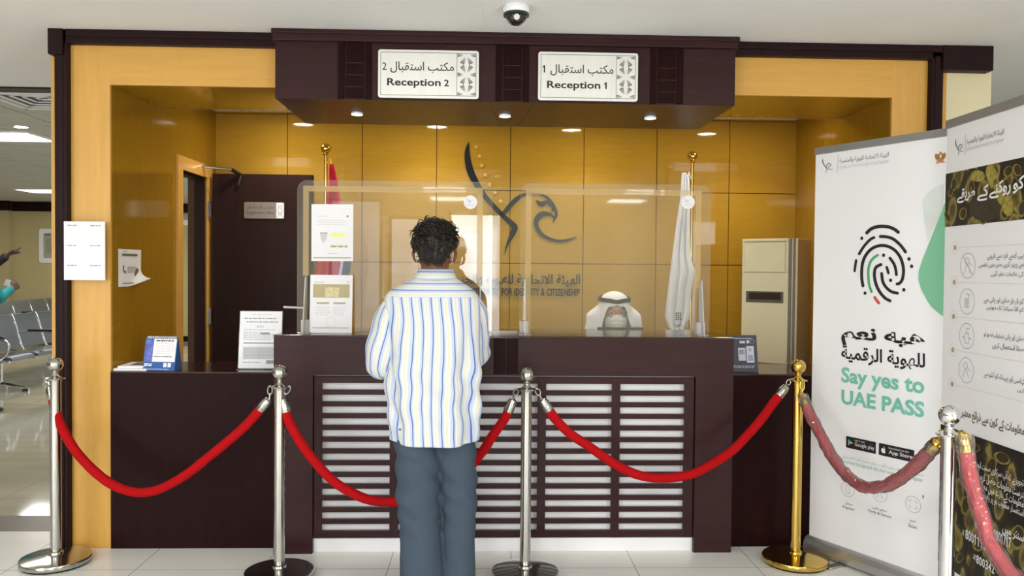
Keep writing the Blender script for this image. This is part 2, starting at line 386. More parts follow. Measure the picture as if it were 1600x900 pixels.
sbox('wall_hall_left', M['hall_wall'], (-14.2, -14, 4.4, 16.3, 0, ZC+.1), (-12.2, -12, WALL_BACK_Y, 4.6, 0, ZC+.1), (-14.2, -12, 4.4, 4.6, 0, ZC+.1))
sbox('wall_right', M['white_wall'], (8, 8.2, WALL_BACK_Y, 9, 0, ZC+.1))
sbox('wall_rear_right', M['white_wall'], (2.7, 8, 9, 9.2, 0, ZC+.1), (2.6, 2.7, 5.9, 9.2, 0, ZC))
# wall behind the camera, with window openings, the outer two and the second made up
def back_wall():
    b = MB(); y0, y1 = WALL_BACK_Y-.1, WALL_BACK_Y; x = -12.2
    for a, c, z0, z1, _ in WINDOWS: b.box(x, a, y0, y1, 0, ZC+.1); b.box(a, c, y0, y1, 0, z0); b.box(a, c, y0, y1, z1, ZC+.1); x = c
    b.box(x, 8.2, y0, y1, 0, ZC+.1)
    struct(b.build('wall_back', M['wall']))
    for i, (a, c, z0, z1, _) in enumerate(WINDOWS):
        WIN_Z = (z0, z1)
        f = MB(); y = WALL_BACK_Y-.06; t = .05
        f.box(a, c, y, y+.05, WIN_Z[0], WIN_Z[0]+t); f.box(a, c, y, y+.05, WIN_Z[1]-t, WIN_Z[1]); f.box(a, a+t, y, y+.05, WIN_Z[0], WIN_Z[1]); f.box(c-t, c, y, y+.05, WIN_Z[0], WIN_Z[1])
        n = 1 if c-a < 1.2 else 3
        for k in range(1, n): xx = a+(c-a)*k/n; f.box(xx-.025, xx+.025, y, y+.05, WIN_Z[0], WIN_Z[1])
        w = struct(f.build('window_%d' % (i+1), M['silver']))
        g = MB().box(a+t, c-t, y+.022, y+.028, WIN_Z[0]+t, WIN_Z[1]-t); g.build('pane', M['glass'], w)
back_wall()

# golden surround of the reception niche
XL, XR, XLO, XRO, YF, YJ, ZI, ZO, YB = -1.92, 2.149, -2.117, 2.339, 4.19, 4.80, 2.388, 2.585, 5.80
pf = Plane((0, YF, 0), (1, 0, 0), (0, 0, 1))
for nm, xi, xo in (('wall_front_left', XL, XLO), ('wall_front_right', XR, XRO)):
    b = MB(); s_ = 1 if xo > xi else -1; x0, x1 = sorted((xi+s_*.004, xo)); b.box(x0, x1, YF+.018, YJ, 0, ZO); x0, x1 = sorted((xi, xo)); b.box(x0, x1, YF, YF+.018, 0, ZO)
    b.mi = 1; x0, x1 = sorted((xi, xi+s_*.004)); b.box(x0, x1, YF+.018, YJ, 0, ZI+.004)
    struct(b.build(nm, [M['maple'], M['gold_shaded']]), 'golden maple pillar at the side of the reception niche')
for nm, x0, x1 in (('wall_front_upper_left', XL, -1.062), ('wall_front_upper_right', 1.282, XR)):
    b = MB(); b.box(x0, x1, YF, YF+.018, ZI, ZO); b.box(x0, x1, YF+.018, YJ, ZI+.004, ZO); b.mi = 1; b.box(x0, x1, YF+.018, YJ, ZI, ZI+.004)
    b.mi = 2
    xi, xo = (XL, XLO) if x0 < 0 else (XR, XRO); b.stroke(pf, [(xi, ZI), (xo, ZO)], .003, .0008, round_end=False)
    struct(b.build(nm, [M['maple_h'], M['gold_shaded'], mat('pale_mitre_line', (214, 164, 88), .4)]), 'golden maple panel above the reception niche')
sbox('trim_4', M['dark_trim'], (-2.18, XLO, 4.15, 4.42, 0, ZC), (XRO, 2.402, 4.15, 4.42, 0, ZC), (-2.18, -1.06, 4.15, 4.42, ZO, ZC), (1.28, 2.402, 4.15, 4.42, ZO, ZC),
     (-2.205, -2.13, 4.135, 4.42, 2.525, ZC), (2.39, 2.66, 4.135, 4.85, 2.525, ZC), (-2.12, -1.06, 4.14, 4.2, 2.618, ZC), (1.28, 2.4, 4.14, 4.2, 2.618, ZC),
     (-2.165, -2.135, 4.146, 4.2, 0, 2.6), (2.355, 2.385, 4.146, 4.2, 0, 2.6), label='dark mahogany frame and cornice round the golden surround', bevel=.004)
sbox('trim_5', M['maple'], (-2.222, -2.175, 4.2, 4.85, 0, 2.53), (2.40, 2.448, 4.2, 4.85, 0, 2.53), label='golden maple edge strips beside the dark frame')
sbox('wall_right_pier', M['wall'], (2.448, 2.69, 4.2, 5.9, 0, ZC))
# niche: panelled rear wall, side walls, lower ceiling
def niche_back():
    b = MB(); b.mi = 1; b.box(XL-.2, 2.30, YB+.012, YB+.15, 0, 2.6); b.mi = 0
    xs = [-1.4127+.532*k for k in range(-1, 8)]; zs = [0, .4575, .9825, 1.5075, 2.0325, 2.5575, 2.61]
    for i in range(len(xs)-1):
        for z0, z1 in zip(zs, zs[1:]):
            x0, x1 = max(xs[i]+.0025, XL), min(xs[i+1]-.0025, 2.275)
            if x1 > x0: b.box(x0, x1, YB, YB+.014, z0+.0025, z1-.0025)
    return struct(b.build('wall_niche_back', [M['gold_panel'], M['groove']], bevel=.0012, bseg=1))
niche_back()
DY0, DY1, DZ = 5.15, 5.61, 2.075     # doorway in the left wall of the niche
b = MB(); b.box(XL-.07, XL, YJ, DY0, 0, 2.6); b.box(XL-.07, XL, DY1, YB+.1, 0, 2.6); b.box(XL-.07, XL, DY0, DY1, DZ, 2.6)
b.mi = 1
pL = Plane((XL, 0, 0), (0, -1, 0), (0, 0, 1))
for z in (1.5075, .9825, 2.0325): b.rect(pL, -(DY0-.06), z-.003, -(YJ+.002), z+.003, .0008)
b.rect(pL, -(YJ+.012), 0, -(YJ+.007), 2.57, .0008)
struct(b.build('wall_niche_left', [M['gold_shaded'], M['groove']]))
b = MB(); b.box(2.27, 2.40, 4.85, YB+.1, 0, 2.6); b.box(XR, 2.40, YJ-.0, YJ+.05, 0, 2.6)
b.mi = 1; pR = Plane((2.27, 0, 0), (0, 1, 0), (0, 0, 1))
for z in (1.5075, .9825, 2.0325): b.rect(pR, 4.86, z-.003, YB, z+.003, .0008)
struct(b.build('wall_niche_right', [M['gold_shaded'], M['groove']]))
sbox('ceiling_niche', M['ceiling'], (XL-.1, 2.4, YJ, YB+.1, 2.57, 2.64))

# doorway casing, open door
b = MB(); t = .085
b.box(XL-.002, XL+.014, DY0-t, DY0, 0, DZ+t); b.box(XL-.002, XL+.014, DY1, DY1+t, 0, DZ+t); b.box(XL-.002, XL+.014, DY0, DY1, DZ, DZ+t)
d1 = struct(b.build('door_1', M['maple']), 'doorway with a golden casing and an open dark door')
b = MB(); b.box(XL-.075, XL-.008, DY0-.002, DY0+.012, 0, DZ); b.box(XL-.075, XL-.008, DY1-.02, DY1+.002, 0, DZ); b.box(XL-.075, XL-.008, DY0, DY1, DZ-.02, DZ+.002)
b.build('lining', M['door'], d1)
b = MB().box(-1.885, -1.195, 5.625, 5.668, .012, 2.108); leaf = b.build('leaf', M['door'], d1, bevel=.003)
b = MB()
for z in (1.86, 1.12, .25): b.box(-1.906, -1.884, 5.605, 5.625, z-.055, z+.055)
b.build('hinge', M['silver'], d1)
b = MB(); b.tube([at(318, 260, Y=5.50), at(362, 265, Y=5.56)], .009, 8); b.mi = 1; b.tube([at(362, 265, Y=5.56), at(377, 274, Y=5.62)], .014, 8)
b.tube([at(377, 274, Y=5.615), at(372, 290, Y=5.615)], .012, 8)
b.build('closer_arm', [M['silver'], M['black_plastic']], d1, smooth=True)
b = MB(); b.tube([(-1.24, 5.61, 1.02), (-1.24, 5.58, 1.02), (-1.36, 5.58, 1.02)], .009, 10); b.lathe([(.026, 0), (.026, .008), (.02, .012)], (-1.24, 5.628, 1.02), 20, (0, -1, 0)); b.build('handle', M['silver'], d1, smooth=True)

# dark canopy carrying the two signs
can = thing('header_canopy', 'dark mahogany canopy hanging over the reception counter and carrying two signs', 'canopy', (.11, 4.4, 2.3123))
MB().box(-1.06, 1.28, 4.096, 4.79, 2.3123, 2.60).build('fascia', M['dark_h'], can, bevel=.002)
b = MB(); b.box(-1.068, 1.287, 4.066, 4.79, 2.598, ZC-.001); b.box(-1.072, 1.291, 4.058, 4.2, 2.632, ZC-.001); b.build('cornice', M['dark_h'], can, bevel=.004)
for xc in (-.66, .135, .925):
    b = MB()
    b.box(xc-.085, xc-.052, 4.090, 4.1, 2.3123, 2.598); b.box(xc+.052, xc+.085, 4.090, 4.1, 2.3123, 2.598); b.box(xc-.045, xc+.045, 4.086, 4.1, 2.32, 2.598)
    b.mi = 1
    for z in (2.375, 2.435, 2.495): b.box(xc-.045, xc+.045, 4.0855, 4.09, z-.0015, z+.0015)
    b.build('pilaster', [M['dark'], M['groove']], can, bevel=.002)
b = MB(); pb = Plane((0, 4.3, 2.3123), (1, 0, 0), (0, -1, 0))
for xa, xb in ((-1.06, -.62), (1.28, .86), (.02, .09), (.25, .19)):
    b.stroke(pb, [(xa, .204), (xb, -.49)], .004, .0008, round_end=False)
b.build('soffit_joints', M['groove'], can)
struct_lights = []
def downlight(name, label, c, r, group, power, depth=.02, spot=100):
    root = thing(name, label, 'ceiling light', c, group); x, y, z = c
    MB().lathe([(r, -.001), (r, -.008), (r*.95, -.012), (r*.88, -.006), (r*.86, -.0005)], c, 32).build('trim_ring', M['white_lam'], root, smooth=True)
    MB().lathe([(r*.85, -.004), (r*.45, -.007), (.002, -.008)], c, 28).build('lens', M['lens'], root, smooth=True)
    l = bpy.data.lights.new('spot', 'SPOT'); l.energy = power; l.spot_size = math.radians(spot); l.spot_blend = .7; l.shadow_soft_size = r*.6; l.color = (1, .92, .74)
    o = bpy.data.objects.new('lamp', l); C.objects.link(o); o.parent = root; o.location = (0, 0, -.02)
for k, (px, wh) in enumerate(((558, 'nearest the open door'), (789, 'between the two sign plates'), (1016, 'farthest from the open door'))):
    p = at(px, 179+(k-1)*3, Z=2.3123)
    downlight('recessed_spotlight', 'small lit spotlight under the canopy, '+wh, (p.x, p.y, 2.3123), .032, 'spotlights under the canopy', HEADER_SPOT)
for k, (px, py, wh) in enumerate(((474, 193, 'nearest the open door'), (683, 197, 'above the left acrylic screen'), (893, 202, 'above the right acrylic screen'), (1104, 208, 'nearest the white flag'))):
    p = at(px, py, Z=2.57); y = 2*YB-p.y
    downlight('ceiling_downlight', 'round recessed downlight in the niche ceiling '+wh, (p.x, y, 2.57), .088, 'downlights in the niche ceiling', NICHE_SPOT, spot=125)

# lamps of the front room, behind the camera, and of the hall
def panel_lamp(x, y, z, sx, sy, power, label, group):
    root = thing('ceiling_panel_light', label, 'ceiling light', (x, y, z), group)
    f = MB(); t = .025
    f.box(x-sx/2-t, x+sx/2+t, y-sy/2-t, y-sy/2, z-.012, z); f.box(x-sx/2-t, x+sx/2+t, y+sy/2, y+sy/2+t, z-.012, z); f.box(x-sx/2-t, x-sx/2, y-sy/2, y+sy/2, z-.012, z); f.box(x+sx/2, x+sx/2+t, y-sy/2, y+sy/2, z-.012, z)
    f.build('frame', M['white_lam'], root); MB().box(x-sx/2, x+sx/2, y-sy/2, y+sy/2, z-.008, z-.001).build('diffuser', M['panel_light'], root)
    o = area_light('lamp', (0, 0, -.015), (0, 0, -1), sx, sy, power, (1, .98, .94)); o.parent = root
for x in (-3.4, -.6, 2.4):
    for y in (-1.9, -.3):
        panel_lamp(x, y, ZC, .6, .6, ROOM_PANEL_POWER, 'square lit panel in the white ceiling of the front room', 'square panel lights of the front room')
panel_lamp(-4.89, 7.94, ZC+.055, 1.2, .52, HALL_PANEL_POWER*1.3, 'bright lit panel in the hall ceiling, nearer of the two', 'lit panels in the hall ceiling')
panel_lamp(-7.05, 13.65, ZC+.055, 1.2, .58, HALL_PANEL_POWER*1.5, 'bright lit panel in the hall ceiling, farther of the two', 'lit panels in the hall ceiling')
for x, y in ((-9.5, 7.0), (-11, 11.5), (-3.2, 12.5)):
    panel_lamp(x, y, ZC+.055, 1.2, .6, HALL_PANEL_POWER, 'lit panel in the hall ceiling, out of the counter\'s sight', 'lit panels deep in the hall')
p = at(33, 197, Z=ZC+.055); downlight('recessed_spotlight', 'small round spotlight in the hall ceiling before the bright panel', (p.x, p.y, ZC+.055), .06, None, 4)
def diffuser(p, s):
    root = thing('air_vent', 'square white louvred air vent in the hall ceiling', 'air vent', p)
    x, y, z = p
    for k in range(5):
        a = s*(1-.2*k)/2; f = MB(); t = .03
        zt_ = z-.006*(5-k)
        for q in ((x-a, x+a, y-a, y-a+t), (x-a, x+a, y+a-t, y+a), (x-a, x-a+t, y-a, y+a), (x+a-t, x+a, y-a, y+a)): f.box(*q, zt_-.006, zt_)
        f.build('louvre' if k else 'frame', M['white_lam'], root, bevel=.003)
    MB().box(x-s/2, x+s/2, y-s/2, y+s/2, z-.004, z-.001).build('backing', mat('vent_shadow_grey', (120, 118, 110), .8), root)
diffuser((-3.28, 6.1, ZC+.055), .6)

# ------------------------------------------------------------------ reception counter
YC = 4.093
rc = thing('reception_counter', 'tall dark mahogany reception counter with a white-backed louvred front', 'counter', (.115, 4.3, 0))
b = MB(); b.box(-1.063, -.866, YC, 4.5, 0, .916); b.box(1.097, 1.2935, YC, 4.5, 0, .916); b.box(-1.063, 1.2935, YC, 4.5, .916, 1.110); b.build('body', M['dark_h'], rc)
MB().box(-1.0645, 1.295, YC-.0015, 4.62, 1.110, 1.12).build('countertop', M['dark_top'], rc, bevel=.002)
b = MB(); b.box(.052, .112, YC-.006, YC+.01, .925, 1.106); b.box(.117, .177, YC-.006, YC+.01, .925, 1.106); b.build('pilaster', M['dark'], rc, bevel=.003)
b = MB(); y0, y1 = YC+.012, YC+.032
zt, zb = .908, .078
b.box(-.862, 1.093, y0, y1, zt-.034, zt); b.box(-.862, 1.093, y0, y1, zb, zb+.036)
for xa, xb in ((-.862, -.823), (1.043, 1.093), (-.477, -.434), (-.099, -.056), (.282, .324), (.665, .708)): b.box(xa, xb, y0-.001, y1, zb, zt)
n = 13; pz = (zt-.034-zb-.036+.026)/n
for k in range(1, n): z = zt-.034-k*pz; b.box(-.83, 1.05, y0+.001, y1, z, z+.026)
b.build('louvre_grille', M['dark_h'], rc, bevel=.0025)
MB().box(-.866, 1.097, YC+.05, YC+.07, .07, .916).build('backing_panel', M['white_lam'], rc)
MB().box(-.866, 1.097, YC+.028, YC+.075, 0, .07).build('kick_plate', M['white_lam'], rc, bevel=.002)
for nm, x0, x1, lb in (('side_counter', XL, -1.067, 'low dark side counter below the open door, with a calendar on it'), ('side_counter', 1.297, XR, 'low dark side counter in front of the tall air conditioner')):
    t = thing(nm, lb, 'counter', ((x0+x1)/2, 4.4, 0), 'low side counters')
    MB().box(x0+.002, x1-.002, 4.182, 4.6, 0, .910).build('front', M['dark'], t); MB().box(x0+.001, x1-.001, 4.180, 4.64, .910, .919).build('countertop', M['dark_top'], t, bevel=.003)

# ------------------------------------------------------------------ sign plates on the canopy
def star_column(b, pl, u0, v0, u1, v1, d, cs=(.97, .5, .03)):
    uc = (u0+u1)/2; hw = (u1-u0)/2; h = v1-v0
    def clipped(c, a, w, r0, r1):
        pts = [(c[0]+r0*math.cos(a), c[1]+r0*math.sin(a)), (c[0]+r1*math.cos(a-w), c[1]+r1*math.sin(a-w)), (c[0]+r1*math.cos(a+w), c[1]+r1*math.sin(a+w))]
        return [(min(max(x, u0), u1), min(max(y, v0), v1)) for x, y in pts]
    for f in cs:
        c = (uc, v0+h*f)
        for k in range(8):
            a = math.pi/4*k+.0; r = hw*1.02 if k % 4 == 0 else h*.24
            if k % 4 == 2: continue
            if k % 2 == 1: a = math.copysign(1, math.sin(a))*math.radians(62) if math.cos(a) > 0 else math.pi-math.copysign(1, math.sin(a))*math.radians(62)
            for j in range(3):      # hatching: three slim wedges
                aa = a+(j-1)*.16
                p = clipped(c, aa, .055, hw*.35 if k % 4 == 0 else h*.06, r)
                if abs((p[1][0]-p[0][0])*(p[2][1]-p[0][1])-(p[2][0]-p[0][0])*(p[1][1]-p[0][1])) > 1e-6: b.poly(pl, p, d)
M['plate'] = mat('satin_steel_plate', (236, 236, 232), .33, .35, var=.02, scale=40, stretch=(1, 1, .05))
M['plate_dim'] = mat('aged_steel_plate', (128, 118, 112), .35, .5, var=.05, scale=40)
def rrect(w, h, r, n=5):
    out = []
    for cx, cy, a0 in ((w-r, h-r, 0), (r, h-r, 90), (r, r, 180), (w-r, r, 270)):
        out += [(cx+r*math.cos(math.radians(a0+90*k/n)), cy+r*math.sin(math.radians(a0+90*k/n))) for k in range(n+1)]
    return out
def frame_strip(b, pl, u0, v0, u1, v1, w, d):
    b.rect(pl, u0, v0, u1, v0+w, d); b.rect(pl, u0, v1-w, u1, v1, d); b.rect(pl, u0, v0+w, u0+w, v1-w, d); b.rect(pl, u1-w, v0+w, u1, v1-w, d)
def reception_sign(x0, x1, z0, z1, digit, label):
    pl = Plane((x0, 4.0855, z0), (1, 0, 0), (0, 0, 1)); w, h = x1-x0, z1-z0
    root = thing('reception_sign', label, 'sign', ((x0+x1)/2, 4.086, z0), 'reception desk sign plates')
    MB().poly(pl, rrect(w, h, .014), .010, 0).build('plate', M['plate'], root, bevel=.0015)
    b = MB(); frame_strip(b, pl, .013, .013, w-.013, h-.013, .0022, .0106); ub = w-.112; b.rect(pl, ub, .014, ub+.002, h-.014, .0106); b.build('border_line', M['ink'], root)
    b = MB(); b.text(pl, ar('مكتب استقبال'), .062, .125, ub-.014, .182, .0106, .008); b.build('lettering', M['ink'], root)
    b = MB(); b.digits(pl, digit, .020, .139, .044, .176, .0106, .006); b.build('lettering', M['ink'], root)
    b = MB(); b.text(pl, 'Reception', .046, .050, ub-.080, .098, .0106, .022); b.build('lettering', M['ink'], root)
    b = MB(); b.digits(pl, digit, ub-.064, .061, ub-.037, .095, .0106, .022); b.build('lettering', M['ink'], root)
    b = MB(); star_column(b, pl, ub+.004, .016, w-.017, h-.016, .0106); b.build('star_pattern', M['ink'], root)
reception_sign(-.542, -.035, 2.321, 2.563, '2', 'steel sign plate reading Reception 2 on the dark canopy')
reception_sign(.265, .774, 2.321, 2.566, '1', 'steel sign plate reading Reception 1 on the dark canopy')
pl = Plane((-1.665, 5.624, 1.80), (1, 0, 0), (0, 0, 1))
root = thing('door_nameplate', 'small dull steel nameplate on the open dark door', 'sign', (-1.53, 5.624, 1.80))
MB().poly(pl, rrect(.276, .114, .01), .005, -.001).build('plate', M['plate_dim'], root, bevel=.001)
b = MB(); b.text(pl, ar('مكتب الاستقبال'), .02, .064, .205, .09, .0056, .005); b.text(pl, 'Registration Office', .02, .026, .205, .05, .0056, .005); b.build('lettering', mat('worn_lettering', (62, 52, 50), .6), root)
b = MB(); b.poly(pl, [(.222, .004), (.268, .004), (.272, .01), (.272, .104), (.268, .11), (.222, .11)], .0056); b.mi = 1; star_column(b, pl, .226, .01, .268, .104, .0062); b.build('star_pattern', [M['plate'], M['ink']], root)

# ------------------------------------------------------------------ emblem and lettering on the rear wall
pw = Plane((0, YB, 0), (1, 0, 0), (0, 0, 1))
M['emblem_blue'] = mat('emblem_blue_black', (26, 28, 36), .45, spec=.15); M['emblem_green'] = mat('emblem_grey_blue', (32, 42, 50), .45, spec=.15)
em = thing('falcon_emblem', 'large dark falcon emblem with small gold stars on the golden rear wall', 'emblem', (.2, YB, 1.58))
b = MB(); b.stroke(pw, [(732.5,222,.5),(730,236,7),(731,252,9.5),(735,268,11),(741,281,10.5),(748,293,9),(757,306,8),(768,319,7.5),(780,331,7),(790,341,7),(799,349,8.5),(804,356,9.5),(800,367,8),(794,379,4),(790,390,2),(788.3,397,.4)], 1, .012, .001, px=True, round_end=False)
b.build('wing', M['emblem_blue'], em)
b = MB(); b.stroke(pw, [(784,338,6),(793,326,7),(803,315,7),(813,307,6),(825,303,4),(838,302,3),(850,306,3),(860,314,4),(867,326,4.5),(869,336,4.5),(866,343,2.5),(864.5,348,.4)], 1, .012, .001, px=True, round_end=False)
b.stroke(pw, [(838,313,2),(842,317,6),(847,319,8),(852,316,6),(857,317,5),(861,323,2)], 1, .012, .001, px=True)
b.stroke(pw, [(862,322,2),(864,327,4),(862,331,2)], 1, .012, .001, px=True)
b.build('head', M['emblem_green'], em)
b = MB(); b.stroke(pw, [(866,341,1),(861,336,4),(854,334,6.5),(846,335,8.5),(840,341,9),(837.5,349,7.5),(840,358,6.5),(847,367,6),(858,373,5),(872,376.5,4.5),(887,375,3.5),(895,372,2),(901,369,.4)], 1, .012, .001, px=True, round_end=False)
b.build('breast', M['emblem_green'], em)
for x, y in ((744, 230), (749, 244.5), (752.8, 259), (758, 273.5), (765, 288), (773.5, 301), (782, 314.5)):
    u, v = pw.at(x, y); b = MB()
    b.poly(pw, [(u+(.019 if k % 2 == 0 else .0085)*math.sin(math.pi*k/5), v+(.019 if k % 2 == 0 else .0085)*math.cos(math.pi*k/5)) for k in range(10)], .012, .001); b.build('star', M['gold'], em)
b = MB()
for j, r in enumerate((14, 20, 26, 32, 38)):
    for k in range(3+j*2):
        a = math.radians(6+72*k/(2+j*2)); u, v = pw.at(756+r*math.cos(a)*.92, 364-r*math.sin(a)); b.disc(pw, u, v, .0032, .006, .001, 8)
b.build('fingerprint_dots', mat('emblem_dot_blue', (58, 74, 112), .4), em)
wl = thing('wall_lettering', 'dark metal Arabic and English lettering below the falcon emblem', 'lettering', (.2, YB, 1.27))
u1 = at(906, 440, Y=YB).x; u0 = at(691, 440, Y=YB).x
b = MB(); b.text(pw, ar('الهيئة الاتحادية للهـوية والجنسية'), u0, 1.338, u1, 1.432, .014, .006, .013); b.build('lettering', M['emblem_green'], wl)
b = MB(); b.text(pw, 'FEDERAL AUTHORITY FOR IDENTITY & CITIZENSHIP', u0, 1.274, u1-.003, 1.328, .014, .012, .013); b.build('lettering', M['emblem_green'], wl)

# ------------------------------------------------------------------ acrylic screens on the counter
ZT = 1.12
def small_logo(b, b2, pl, u, v, s, d):
    """the falcon mark, about s high, drawn with a quill stroke, head and breast"""
    q = lambda P: [(u+x*s, v+y*s, w*s) for x, y, w in P]
    b.stroke(pl, q([(.02,1,.01),(.02,.8,.07),(.1,.6,.06),(.26,.42,.05),(.36,.3,.06),(.3,.14,.03),(.26,.02,.01)]), 1, d, round_end=False)
    b.stroke(pl, q([(.24,.4,.03),(.38,.58,.05),(.5,.62,.03),(.62,.55,.04),(.64,.42,.02)]), 1, d)
    b2.stroke(pl, q([(.62,.46,.03),(.5,.44,.05),(.46,.34,.05),(.56,.24,.04),(.8,.22,.02)]), 1, d)
def acrylic_screen(x0, x1, label, fins, rod=None, lo_left=0):
    root = thing('acrylic_screen', label, 'screen', ((x0+x1)/2, 4.25, ZT), 'acrylic screens on the counter')
    pl = Plane((x0, 4.247, ZT), (1, 0, 0), (0, 0, 1)); w, h = x1-x0, 1.921-ZT
    r = .055; pts = [(w, 0)]+[(w-r+r*math.sin(a), h-r+r*math.cos(a)) for a in [math.pi/2*(1-k/6) for k in range(7)]]+[(r-r*math.sin(a), h-r+r*math.cos(a)) for a in [math.pi/2*k/6 for k in range(7)]]+[(0, 0)]
    MB().poly(pl, pts, 0, -.006).build('sheet', M['acrylic'], root)
    b = MB(); m, t = .030, .030
    b.rect(pl, m, lo_left, m+t, h-m-t, .0006); b.rect(pl, w-m-t-.022, .25, w-m-.022, h-m-t, .0006); b.rect(pl, m, h-m-t, w-m-.022, h-m, .0006); b.build('frosted_border', M['frost'], root)
    p = at(735 if x0 < -.5 else 1075, 316, Y=4.246); q = Plane((p.x, 4.246, p.z), (1, 0, 0), (0, 0, 1))
    b = MB(); b.disc(q, 0, 0, .036, .0006, n=32); b.build('sticker', M['paper'], root)
    b = MB(); small_logo(b, b, q, -.016, -.008, .03, .0011); b.text(q, ar('الهوية والجنسية'), -.02, -.017, .02, -.011, .0011); b.build('sticker_logo', M['grey_ink'], root)
    for fx in fins:
        b = MB(); P2 = [(4.14, 0), (4.245, 0), (4.245, .29), (4.225, .30), (4.205, .29)]
        pf2 = Plane((fx, 0, ZT), (0, 1, 0), (0, 0, 1)); b.poly(pf2, P2, .003, -.003); b.build('support_fin', M['acrylic_edge'], root)
        b = MB(); b.box(fx-.03, fx+.03, 4.16, 4.243, ZT, ZT+.006); b.box(fx-.022, fx+.02, 4.200, 4.243, ZT+.006, ZT+.07); b.build('foot_block', M['acrylic_edge'], root, bevel=.002)
    if rod: MB().tube(rod, .006, 10).build('clip_rod', M['acrylic_edge'], root, smooth=True)
acrylic_screen(-.982, .042, 'left clear acrylic screen with two white notices taped to it', (-.93, -.02), [(-1.05, 4.24, 1.253), (-.93, 4.24, 1.25)], .30)
acrylic_screen(.187, 1.207, 'right clear acrylic screen in front of the seated clerk', (.215, 1.152))
root = thing('filler_panel', 'narrow clear acrylic panel behind the gap between both screens', 'screen', (.115, 4.29, ZT))
MB().box(.03, .20, 4.288, 4.293, ZT, 1.90).build('sheet', M['acrylic_thin'], root); MB().box(.05, .18, 4.27, 4.31, ZT, ZT+.012).build('foot', M['acrylic_edge'], root)

# ------------------------------------------------------------------ papers, calendar, forms
def notice(name, label, pl, w, h, draw, group=None, thick=.0012, curl=None):
    root = thing(name, label, 'notice', pl.P(w/2, 0), group)
    if curl is None: MB().rect(pl, 0, 0, w, h, thick, 0).build('sheet', M['paper'], root)
    else: curl().build('sheet', M['paper'], root, smooth=True)
    draw(root, pl, w, h, thick+.0006); return root
def draw_a(root, pl, w, h, d):
    b = MB(); b.lines(pl, .025, h*.78, .085, h*.80, 1, d); b.lines(pl, .03, h*.63, w-.03, h*.73, 3, d, .22, .3, 3); b.lines(pl, .085, h*.12, .14, h*.15, 1, d, .5); b.build('print_marking', M['pale_ink'], root)
    b = MB(); b.lines(pl, .1, h*.24, w-.028, h*.28, 1, d, .8, 0); b.rect(pl, .01, h*.05, w-.01, h*.07, d); b.build('tan_stripe', M['tan_ink'], root)
    b = MB(); b.poly(pl, [(.1, h*.44), (.12, h*.425), (.17, h*.43), (.183, h*.47), (.165, h*.5), (.11, h*.495), (.096, h*.47)], d); b.rect(pl, .1, h*.3, w-.03, h*.31, d); b.build('highlight', M['yellow_ink'], root)
    b = MB(); b.poly(pl, [(.045, h*.48), (.083, h*.48), (.078, h*.38), (.064, h*.32), (.05, h*.38)], d); b.mi = 1; b.rect(pl, .045, h*.485, .083, h*.503, d); b.disc(pl, w-.03, h*.79, .006, d); b.build('crest', [M['pale_ink'], M['grey_ink']], root)
def draw_b(root, pl, w, h, d):
    b = MB(); b.rect(pl, .015, h*.61, w-.015, h*.84, d); b.rect(pl, .035, h*.5, .1, h*.53, d); b.rect(pl, .122, h*.5, .185, h*.53, d); b.rect(pl, .015, h*.085, w-.015, h*.098, d); b.build('tan_stripe', M['tan_ink'], root)
    b = MB(); b.rect(pl, .078, h*.62, .15, h*.785, d+.0004); b.build('picture_pattern', mat('pale_gold_print', (222, 208, 160), .7, var=.15, scale=90), root)
    b = MB(); b.lines(pl, .02, h*.86, .08, h*.89, 1, d, .5); b.lines(pl, .03, h*.3, .105, h*.46, 5, d, .25); b.lines(pl, .122, h*.3, .195, h*.46, 5, d, .25, .15, 4); b.disc(pl, w-.024, h*.88, .006, d); frame_strip(b, pl, .088, h*.12, .132, h*.27, .0014, d); b.build('print_marking', M['pale_ink'], root)
pa = at(486, 408, Y=4.238); notice('paper_notice', 'white notice with yellow highlight, upper of the two on the acrylic screen', Plane((pa.x, 4.2465, pa.z), (1, 0, .006), (0, 0, 1)), .218, .299, draw_a, 'white paper notices')
pa = at(483, 520, Y=4.195); rt = notice('paper_notice', 'white notice with a tan banner, lower of the two, standing at the screen foot', Plane((pa.x, 4.2, ZT+.001), (1, 0, .0), (0, .08, 1)), .22, .304, draw_b, 'white paper notices')
# six-box sheet on the left pillar: the codes themselves left out, their captions kept
def draw_c(root, pl, w, h, d):
    b = MB()
    for i in range(2):
        for j in range(3): b.lines(pl, .018+i*.112, h*(.915-.34*j), .073+i*.112, h*(.945-.34*j), 1, d, .5, .1, 5+i*3+j)
    b.build('caption_text', M['grey_ink'], root)
notice('paper_notice', 'large white sheet taped across the dark trim and golden pillar', Plane((-2.128, 4.1385, 1.388), (1, 0, 0), (0, 0, 1)), .205, .297, draw_c, 'white paper notices')
